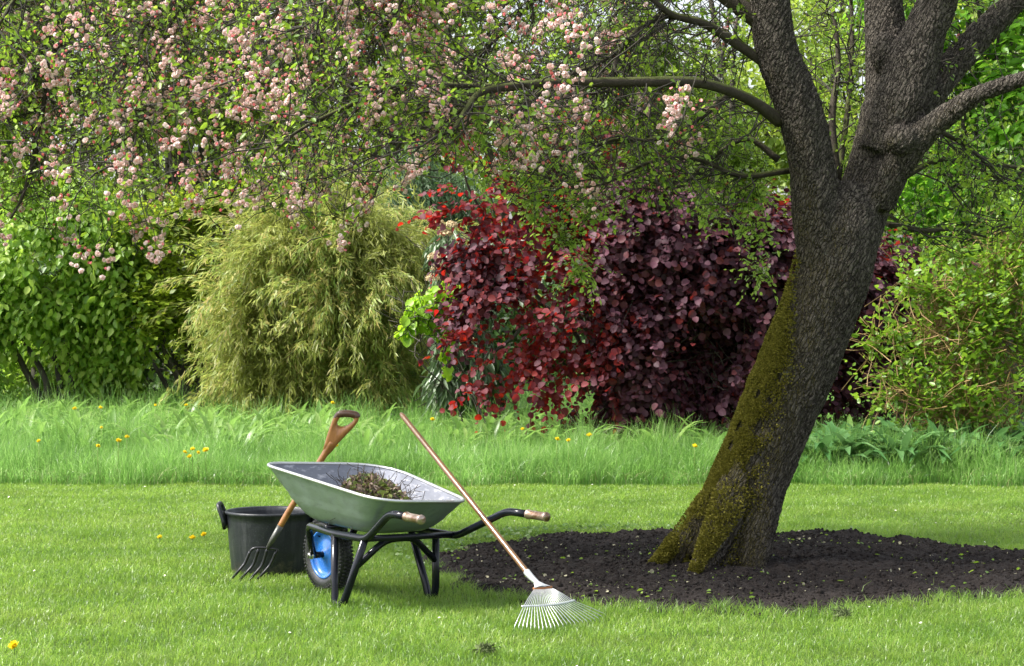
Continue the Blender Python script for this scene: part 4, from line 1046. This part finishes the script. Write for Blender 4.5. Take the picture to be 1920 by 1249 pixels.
for i, (px, py) in enumerate(BPX):
    D = random.uniform(11.2, 12.1); p = P(px, py, D)
    o = bpy.data.objects.new('blossom_cluster', cl[i % 5]); C.objects.link(o); o.parent = tree; o.matrix_parent_inverse = parent_matrix(tree).inverted()
    o.location = p; o.rotation_euler = (random.gauss(0, .35), random.gauss(0, .5), random.gauss(0, .5)); o.scale = (random.uniform(.85, 1.15),) * 3
    stalks.append(list(p))
# the remaining clusters, on twig ends
te = ter[:, -1]; ex, ey = projN(te)
dm_ = np.interp(ex, [0, 300, 650, 900, 1100, 1300, 1500, 2000], [1, 1, .95, .8, .42, .08, .05, .06]) * np.interp(ey / np.maximum(lim(ex), 1), [0, .6, 1.0], [1, .9, .35])
pick = te[RNG.random(len(te)) < dm_ * .22]; pick = pick[(projN(pick)[1] > -120)]
pick = pick[RNG.permutation(len(pick))][:600]; print('blossom', len(pick))
mb = MB()
for p in pick:
    me = cl[random.randrange(5)]; nv = len(me.vertices); V = np.empty(nv * 3); me.vertices.foreach_get('co', V); V = V.reshape(-1, 3)
    F = np.empty(len(me.polygons) * 4, int); me.polygons.foreach_get('vertices', F); mi = np.empty(len(me.polygons), int); me.polygons.foreach_get('material_index', mi)
    a = random.gauss(0, .8); R = np.array([[math.cos(a), 0, math.sin(a)], [0, 1, 0], [-math.sin(a), 0, math.cos(a)]])
    mb.V.append(V @ R.T * random.uniform(.8, 1.1) + p); mb.F.append(F.reshape(-1, 4) + mb.n); mb.n += nv; mb.M.append(mi)
tag(mb.build('blossom', [M['petal'], M['bud'], M['stamen']], tree), kind='stuff')
stalks = np.array(stalks); st2 = np.repeat(stalks, 2, 0); pl = wiggly(st2, vnz(rv(len(st2)) * .6 + [.3, .2, .8]), .16 + .22 * RNG.random(len(st2)), 7, .35)
mb = MB(); V, F = tubes_fast(pl, np.linspace(.0016, .003, 7)[None] * np.ones((len(pl), 1)), 4); mb.add(V, F)
o = mb.build('twigs', M['twig'], tree); tag(o, kind='stuff')
lp = pl[:, 1:5].reshape(-1, 3); lp = lp[RNG.random(len(lp)) < .6]; n = len(lp)
V, F = leaves(lp, rv(n), vnz(rv(n) * .7 + [0, 0, .6]), .03 + .03 * RNG.random(n), LEAF); link('foliage', fmesh('foliage', V, F), M['leaf_crab'], tree)

# ================================================================ BACKGROUND PLANTING
def stems(parent, base, tops, r0=.03, mat='dark_stem', name='stem', seg=5, wob=.15):
    mb = MB()
    for t in tops:
        b = Vector(base) + Vector((random.gauss(0, .12), random.gauss(0, .12), 0)); t = Vector(t); pts = [b]
        for k in (.3, .6, .85): pts.append(b.lerp(t, k) + Vector((random.gauss(0, wob), random.gauss(0, wob), (1 - k) * k * .8)))
        pts.append(t); sp = smooth_path(pts, 3); tube(mb, sp, np.linspace(r0, r0 * .18, len(sp)), seg)
    return mb.build(name, M[mat], parent)
def bush(name, label, cat, D, lobes, n, size, tmpl, mat, base_px, group=None, nst=14, r0=.03, smat='dark_stem', part='foliage', spray=None, **k):
    fo = {a: k.pop(a) for a in ('up', 'out_', 'rnd', 'droop', 'sv') if a in k}
    b = P(base_px, 624, D + .3); b.z = 0
    root = empty(name, b, label=label, cat=cat, group=group)
    p, u = lobe_points(lobes, n if not spray else n // spray[0], D, **k)
    if spray:
        fs = dict(spray[2]) if len(spray) > 2 else {}
        V, F, tw = sprays(p, u, spray[0], spray[1], size, tmpl, **fs)
        link(part, fmesh(part, V, F), M[mat], root)
    else: foliage(part, p, u, size, tmpl, M[mat], root, **fo)
    idx = RNG.choice(len(p), nst); stems(root, b, [tuple(p[i] + np.array([0, .25, 0])) for i in idx], r0, smat)
    # side twigs carrying the leaves
    idx = RNG.choice(len(p), min(len(p), nst * 30)); ln = .25 + .3 * RNG.random(len(idx))
    pl = wiggly(p[idx], vnz(-u[idx] * .7 + rv(len(idx)) * .6 + [0, 0, -.2]), ln, 5, .2); rr_ = np.linspace(.0025, .006, 5)[None] * np.ones((len(idx), 1)) * (D / 24)
    V, F = tubes_fast(pl, rr_, 3); mb = MB(); mb.add(V, F); mb.build('twigs', M[smat], root)
    return root, p, u
b_horn, p, u = bush('hornbeam_bush', 'large bright green bush with drooping ribbed leaves at the left edge', 'bush', 26,
    [(30, 440, 115), (160, 440, 100), (-60, 500, 90), (90, 520, 70), (230, 530, 65), (-60, 600, 55), (15, 555, 40), (190, 620, 70, 26.3), (250, 690, 65, 26.5), (150, 720, 60, 26.6), (-50, 730, 60, 26.3), (60, 740, 60, 27.2), (100, 640, 50, 27.2), (290, 610, 50, 26.6), (20, 690, 60, 27.4), (130, 600, 60, 27.6), (330, 700, 60, 27.2), (-20, 640, 60, 27.4)],
    34000, .095, LEAF, 'leaf_hornbeam', 120, shell=.55, thr=.42, noise_s=1.5, depth=.8, r0=.05, spray=(9, .55, dict(droop=.8, up=.8, outw=.9, arch=.22, spread=.8)))
b_map, p, u = bush('spring_maple', 'open yellow green shrub with tiers of small leaves between hornbeam and bamboo', 'shrub', 25.9,
    [(330, 555, 60), (300, 600, 50), (380, 610, 55), (350, 660, 50), (430, 495, 50), (470, 480, 35), (390, 400, 75), (300, 420, 70), (460, 400, 70), (530, 360, 70), (440, 640, 40, 28), (280, 490, 60, 28), (380, 470, 60, 27), (560, 420, 50, 27), (400, 560, 55), (260, 560, 40), (430, 590, 35), (300, 660, 45), (420, 690, 40), (340, 480, 60), (250, 420, 60)],
    23000, .080, DIAM, 'leaf_maple', 380, flat=.42, shell=.2, thr=.45, noise_s=2.2, nst=34, r0=.035, spray=(8, .40, dict(droop=.2, up=1.1, outw=.8, arch=.04)))
b_dk, p, u = bush('dark_thicket', 'dark green thicket in the shade behind the maple shrub', 'thicket', 29.5,
    [(x, y, 110) for x in range(-150, 2100, 110) for y in (560, 700)], 26000, .12, LEAF, 'leaf_dark', 900, shell=.3, thr=.30, droop=.6, nst=60, r0=.04)
# bamboo: arching culms with sprays of narrow leaves
BL_ = [(565, 520, 100), (650, 480, 95), (735, 460, 75), (510, 600, 75), (490, 680, 55), (600, 600, 90), (700, 540, 70), (770, 450, 50), (560, 690, 62), (500, 735, 40), (745, 690, 36, 24.9), (700, 720, 40, 24.8), (625, 425, 65), (720, 405, 55), (780, 530, 45, 25.6), (590, 730, 50), (660, 560, 70, 24.6)]
bb_ = P(640, 624, 25.4); bb_.z = 0
bam = empty('bamboo_clump', bb_, label='feathery yellow green bamboo clump left of the purple bush', cat='bamboo')
p, u = lobe_points(BL_, 2700, 25, shell=.25, thr=.30, noise_s=1.6, depth=.8, seed=9)
n = len(p); u = vnz(u + [0, -.25, .15]); K = 14
pl0 = wiggly(p, vnz(u * .9 + [.12, 0, .5] + rv(n) * .35), .32 + .40 * RNG.random(n), K, .10, .13)
T = vnz(np.gradient(pl0, axis=1)); fan = 4; sel = np.repeat(pl0[:, 3:].reshape(-1, 3), fan, 0); TT = np.repeat(T[:, 3:].reshape(-1, 3), fan, 0); m_ = len(sel)
tip = vnz(TT * .8 + rv(m_) * .75 + [0, 0, -.35]); pos = sel + RNG.normal(0, .03, (m_, 3))
V, F = leaves(pos, tip, vnz(rv(m_) * .8 + [-.1, -.25, .6]), .06 + .07 * RNG.random(m_), (NARROW[0] * [1.0, 1, 1], NARROW[1])); link('foliage', fmesh('foliage', V, F), M['leaf_bamboo'], bam)
o2 = RNG.choice(n, 260); pl1 = wiggly(p[o2], vnz(u[o2] * 1.0 + [.05, -.2, .7] + rv(260) * .3), .75 + .6 * RNG.random(260), K, .05, .10)
T = vnz(np.gradient(pl1, axis=1)); sel = np.repeat(pl1[:, 4:].reshape(-1, 3), 6, 0); TT = np.repeat(T[:, 4:].reshape(-1, 3), 6, 0); m_ = len(sel)
V, F = leaves(sel + RNG.normal(0, .02, (m_, 3)), vnz(TT + rv(m_) * .6 + [0, 0, -.3]), vnz(rv(m_) * .8 + [0, -.2, .6]), .07 + .07 * RNG.random(m_), (NARROW[0] * [1.0, 1, 1], NARROW[1])); link('foliage', fmesh('foliage', V, F), M['leaf_bamboo'], bam)
V, F = tubes_fast(np.concatenate([pl0, pl1]), np.full((n + 260, K), .0035), 3); mb = MB(); mb.add(V, F); mb.build('twigs', M['culm'], bam)
idx = RNG.choice(n, 60); stems(bam, bb_, [tuple(p[i]) for i in idx], .014, 'culm', 'culm', 5, .08)
b_con, p, u = bush('blue_green_conifer', 'soft grey green conifer rising behind the bamboo', 'conifer', 27.5,
    [(790, 370, 75), (840, 470, 65), (820, 580, 65), (770, 330, 60), (850, 660, 70), (860, 380, 60), (800, 700, 60)], 26000, .075, NARROW, 'leaf_conifer', 830, shell=.3, thr=.25, droop=.7, up=.3)
b_vib, p, u = bush('grey_leaved_viburnum', 'grey green shrub with long drooping leaves and cream flower heads left of the purple bush', 'shrub', 23.2,
    [(850, 470, 45), (880, 550, 55), (860, 640, 50), (920, 480, 50), (900, 700, 50), (850, 540, 40), (840, 720, 40)], 3000, .16, LANCE, 'leaf_viburnum', 890, shell=.3, thr=.3, droop=1.4, up=.2, rnd=.6)
for (px, py, s) in ((818, 485, 1), (822, 505, .8), (812, 525, .9), (814, 548, .8), (846, 425, .8), (836, 440, .8), (822, 420, .6), (895, 497, .8), (858, 548, .8), (851, 600, .6), (880, 640, .6), (890, 462, .7)):
    c = P(px, py, 22.8); n = 260; uu = rv(n); uu[:, 2] = np.abs(uu[:, 2]); q = np.array(list(c)) + uu * np.array([.085, .07, .06]) * s
    V, F = leaves(q, rv(n), vnz(uu), .014 + .012 * RNG.random(n), ROUND); link('flower_head', fmesh('flower_head', V, F), M['cream'], b_vib)
b_lim, p, u = bush('lime_green_sapling', 'small sapling with glowing lime green round leaves before the viburnum', 'sapling', 21.6,
    [(800, 575, 30), (775, 598, 22), (832, 558, 28), (760, 622, 13), (843, 620, 18), (835, 655, 12), (815, 600, 20), (836, 690, 8)], 560, .075, ROUNDER, 'leaf_lime', 870, shell=.2, thr=.15, droop=1.0, up=.4, nst=4, r0=.010)
PUR = [(950, 440, 100), (1050, 410, 120), (1180, 430, 135), (1300, 470, 135), (1410, 500, 120), (930, 570, 65), (1000, 600, 100), (1120, 610, 125), (1260, 630, 125), (1390, 640, 115), (955, 700, 55), (1050, 710, 80), (1180, 720, 95), (1340, 720, 100), (870, 395, 45), (1500, 560, 120, 21.4), (1610, 560, 110, 21.6), (1690, 600, 80, 21.8), (905, 330, 40), (870, 620, 30), (1640, 700, 80, 21.6), (1460, 720, 80, 21.2), (1740, 480, 90, 22), (1600, 450, 100, 22), (905, 480, 50), (1100, 320, 90, 21.4), (1250, 350, 100, 21.6)]
b_pur, p, u = bush('purple_smoke_bush', 'broad dark purple bush with round leaves behind the trunk', 'bush', 21,
    PUR, 50000, .060, ROUNDER, 'leaf_purple', 1200, shell=.5, thr=.43, noise_s=1.7, depth=.75, nst=40, r0=.04, seed=14, spray=(8, .38, dict(droop=.5, up=.35, face=.75, outw=1.0, arch=.1)))
# leaves with backlit red glow put into the colour, and shoots through the blossom
REDL = [(890, 400, 50), (950, 400, 80), (930, 540, 70), (990, 600, 85), (960, 680, 60), (1040, 500, 90), (870, 630, 26), (840, 625, 16), (900, 720, 34), (820, 405, 22), (850, 385, 30), (1000, 720, 50), (860, 350, 30), (920, 330, 40), (1060, 640, 70), (1130, 520, 70), (800, 402, 10), (1000, 470, 70), (905, 500, 40), (1180, 640, 60), (875, 705, 14), (1030, 740, 40), (1110, 600, 100), (1150, 700, 80), (1260, 560, 90), (1100, 440, 80)]
p, u = lobe_points(REDL, 560, 20.75, shell=.7, thr=.36, depth=.6, seed=15)
V, F, tw = sprays(p, u, 7, .36, .058, ROUNDER, droop=.4, up=.4, face=.6, outw=1.1)
link('red_leaves', fmesh('red_leaves', V, F), M['leaf_red'], b_pur)
p, u = lobe_points([(1180, 90, 30), (1150, 70, 25), (1210, 110, 20), (760, 30, 25), (700, 10, 20), (1190, 190, 40), (1150, 250, 40), (880, 260, 25), (860, 300, 22), (960, 290, 25), (1010, 130, 10), (820, 225, 12), (1240, 250, 40), (745, 5, 20), (1080, 230, 30), (1215, 175, 25)], 650, 20.9, shell=.2, thr=.2, seed=17)
foliage('red_leaves', p, u, .064, ROUNDER, M['leaf_red'], b_pur, droop=.4)
stems(b_pur, (b_pur.location.x, b_pur.location.y, 0), [tuple(P(x_, y_, 21)) for x_, y_ in ((1180, 60), (760, 10), (1210, 100), (1150, 230), (870, 280), (960, 280), (1240, 240))], .03)
b_shr, p, u = bush('yellow_green_shrub', 'sparse yellow green shrub with thin orange twigs right of the trunk', 'shrub', 19.4,
    [(1800, 590, 100), (1730, 640, 60), (1880, 560, 100), (1820, 730, 85), (1715, 740, 50), (1900, 690, 100), (1655, 700, 32), (1760, 540, 45), (1905, 490, 55), (1690, 630, 32), (1650, 755, 28), (1960, 620, 90), (1850, 790, 60), (1760, 790, 50), (1880, 450, 60), (1700, 530, 38), (1790, 470, 42), (1940, 430, 60), (1640, 640, 24)],
    8200, .060, LEAF, 'leaf_shrub', 1830, shell=.15, thr=.40, noise_s=2.5, nst=60, r0=.010, smat='tan_stem', seed=19, spray=(8, .36, dict(droop=-.2, up=.8, outw=.7, arch=-.03)))
b_lil, p, u = bush('lilac_tree', 'fresh green small tree with larger leaves at the right edge behind the limbs', 'tree', 23,
    [(1850, 170, 110), (1930, 260, 100), (1800, 330, 90), (1900, 400, 80), (1760, 440, 60), (1700, 490, 50), (1740, 90, 90), (1960, 60, 120), (1880, -60, 140), (1720, -40, 120), (1820, 480, 40), (1680, 360, 60)],
    8000, .11, LEAF, 'leaf_big', 1900, shell=.3, thr=.42, nst=26, r0=.05, seed=21, spray=(7, .42, dict(droop=.6, up=.8)))
M['leaf_young'] = leaf_mat('leaf_young', [(.20, .32, .04), (.28, .42, .06), (.36, .48, .10)], (.6, .8, .12), .5, .4)
YL = [(1440, 430, 45), (1420, 360, 55), (1460, 500, 26), (1380, 300, 55), (1300, 370, 60), (1250, 300, 65), (1100, 370, 40), (1060, 440, 26), (1115, 530, 14), (1000, 380, 40), (1330, 230, 65), (1180, 200, 80), (1560, 120, 60), (1560, 250, 50), (1240, 100, 80), (1100, 100, 70), (1100, 280, 60), (1090, 500, 30), (1380, 100, 80), (1450, 300, 50), (900, 330, 30), (1010, 330, 40), (1200, 430, 30), (1430, 500, 30)]
p, u = lobe_points(YL, 1250, 13.9, shell=.1, thr=.44, noise_s=3, seed=22)
V, F, tw = sprays(p, u, 8, .22, .036, LEAF, droop=.5, up=.8, outw=.5)
link('foliage', fmesh('foliage', V, F), M['leaf_young'], tree)
V, F = tubes_fast(tw, np.full(tw.shape[:2], .0018), 3); mb = MB(); mb.add(V, F); tag(mb.build('twigs', M['twig'], tree), kind='stuff')
q = tw[RNG.choice(len(tw), 420), RNG.integers(0, 8, 420)]; V, F = leaves(q + RNG.normal(0, .01, q.shape), rv(420), rv(420), .02 + .012 * RNG.random(420), ROUND)
tag(link('blossom', fmesh('blossom', V, F), M['petal_white'], tree), kind='stuff')
# far trees
kinds = [(-60, 34, 200, 'leftmost pale yellow green tree far behind the blossom'), (330, 36, 210, 'second far yellow green tree from the left behind the blossom'), (680, 33, 200, 'far yellow green tree rising over the bamboo'),
         (1010, 36, 220, 'far light green tree behind the purple bush and blossom'), (1330, 33, 210, 'far light green tree left of the trunk fork'), (1640, 37, 220, 'far tree seen between the crab apple limbs'), (1960, 34, 190, 'rightmost far tree behind the right limbs')]
for i, (cx_, D, r_, lb) in enumerate(kinds):
    lobes = []
    rr0 = random.Random(100 + i)
    for k in range(15): lobes.append((cx_ + rr0.gauss(0, r_ * .62), rr0.uniform(-330, 470), rr0.uniform(65, 120), D + rr0.gauss(0, .8)))
    r0_, p, u = bush('spring_tree', lb, 'tree', D, lobes, 15500, .125, DIAM, 'leaf_far', cx_, group='trees far behind the garden', shell=.35, thr=.37, noise_s=1.1, droop=.5, up=.7, nst=16, r0=.09, seed=30 + i)
# last hedge closes the view
b_hd, p, u = bush('boundary_hedge', 'tall green boundary hedge at the far end of the garden', 'hedge', 42, [(x, y, 150) for x in range(-300, 2300, 140) for y in (260, 420, 560)], 26000, .2, LEAF, 'leaf_far', 960, shell=.4, thr=.30, nst=40, r0=.05, seed=60)
# cream cottage seen through the leaves at the right edge
hb = P(1990, 624, 48); hb.z = 0
hs = empty('cream_cottage', hb, label='corner of a cream painted cottage glimpsed through leaves at the right edge', cat='house')
def boxm(mb, x0, x1, y0, y1, z0, z1):
    mb.add([(x0, y0, z0), (x1, y0, z0), (x1, y1, z0), (x0, y1, z0), (x0, y0, z1), (x1, y0, z1), (x1, y1, z1), (x0, y1, z1)], [(0, 3, 2, 1), (4, 5, 6, 7), (0, 1, 5, 4), (1, 2, 6, 5), (2, 3, 7, 6), (3, 0, 4, 7)])
mb = MB(); boxm(mb, hb.x - 1.3, hb.x + 7, 48, 54, 0, 3.2); mb.build('wall', simple('cream_render', (.70, .64, .42), .8), hs, False)
mb = MB(); x0, x1 = hb.x - 1.7, hb.x + 7.4
mb.add([(x0, 47.6, 3.2), (x1, 47.6, 3.2), (x1, 51, 5.6), (x0, 51, 5.6), (x1, 54.4, 3.2), (x0, 54.4, 3.2), (x0, 47.6, 3.05), (x1, 47.6, 3.05), (x1, 54.4, 3.05), (x0, 54.4, 3.05)], [(0, 1, 2, 3), (3, 2, 4, 5), (6, 9, 8, 7), (0, 6, 7, 1), (4, 8, 9, 5), (0, 3, 5, 5), (1, 4, 2, 2), (0, 5, 9, 6), (1, 7, 8, 4)][:5] + [(0, 5, 9, 6), (1, 7, 8, 4)])
mb.build('roof', simple('roof_tiles', (.20, .09, .06), .8), hs, False)
mb = MB(); boxm(mb, hb.x + 1.2, hb.x + 2.4, 47.94, 48.02, 1.0, 2.2); mb.build('window', simple('window_glass', (.03, .04, .05), .1), hs, False)
print('done build')
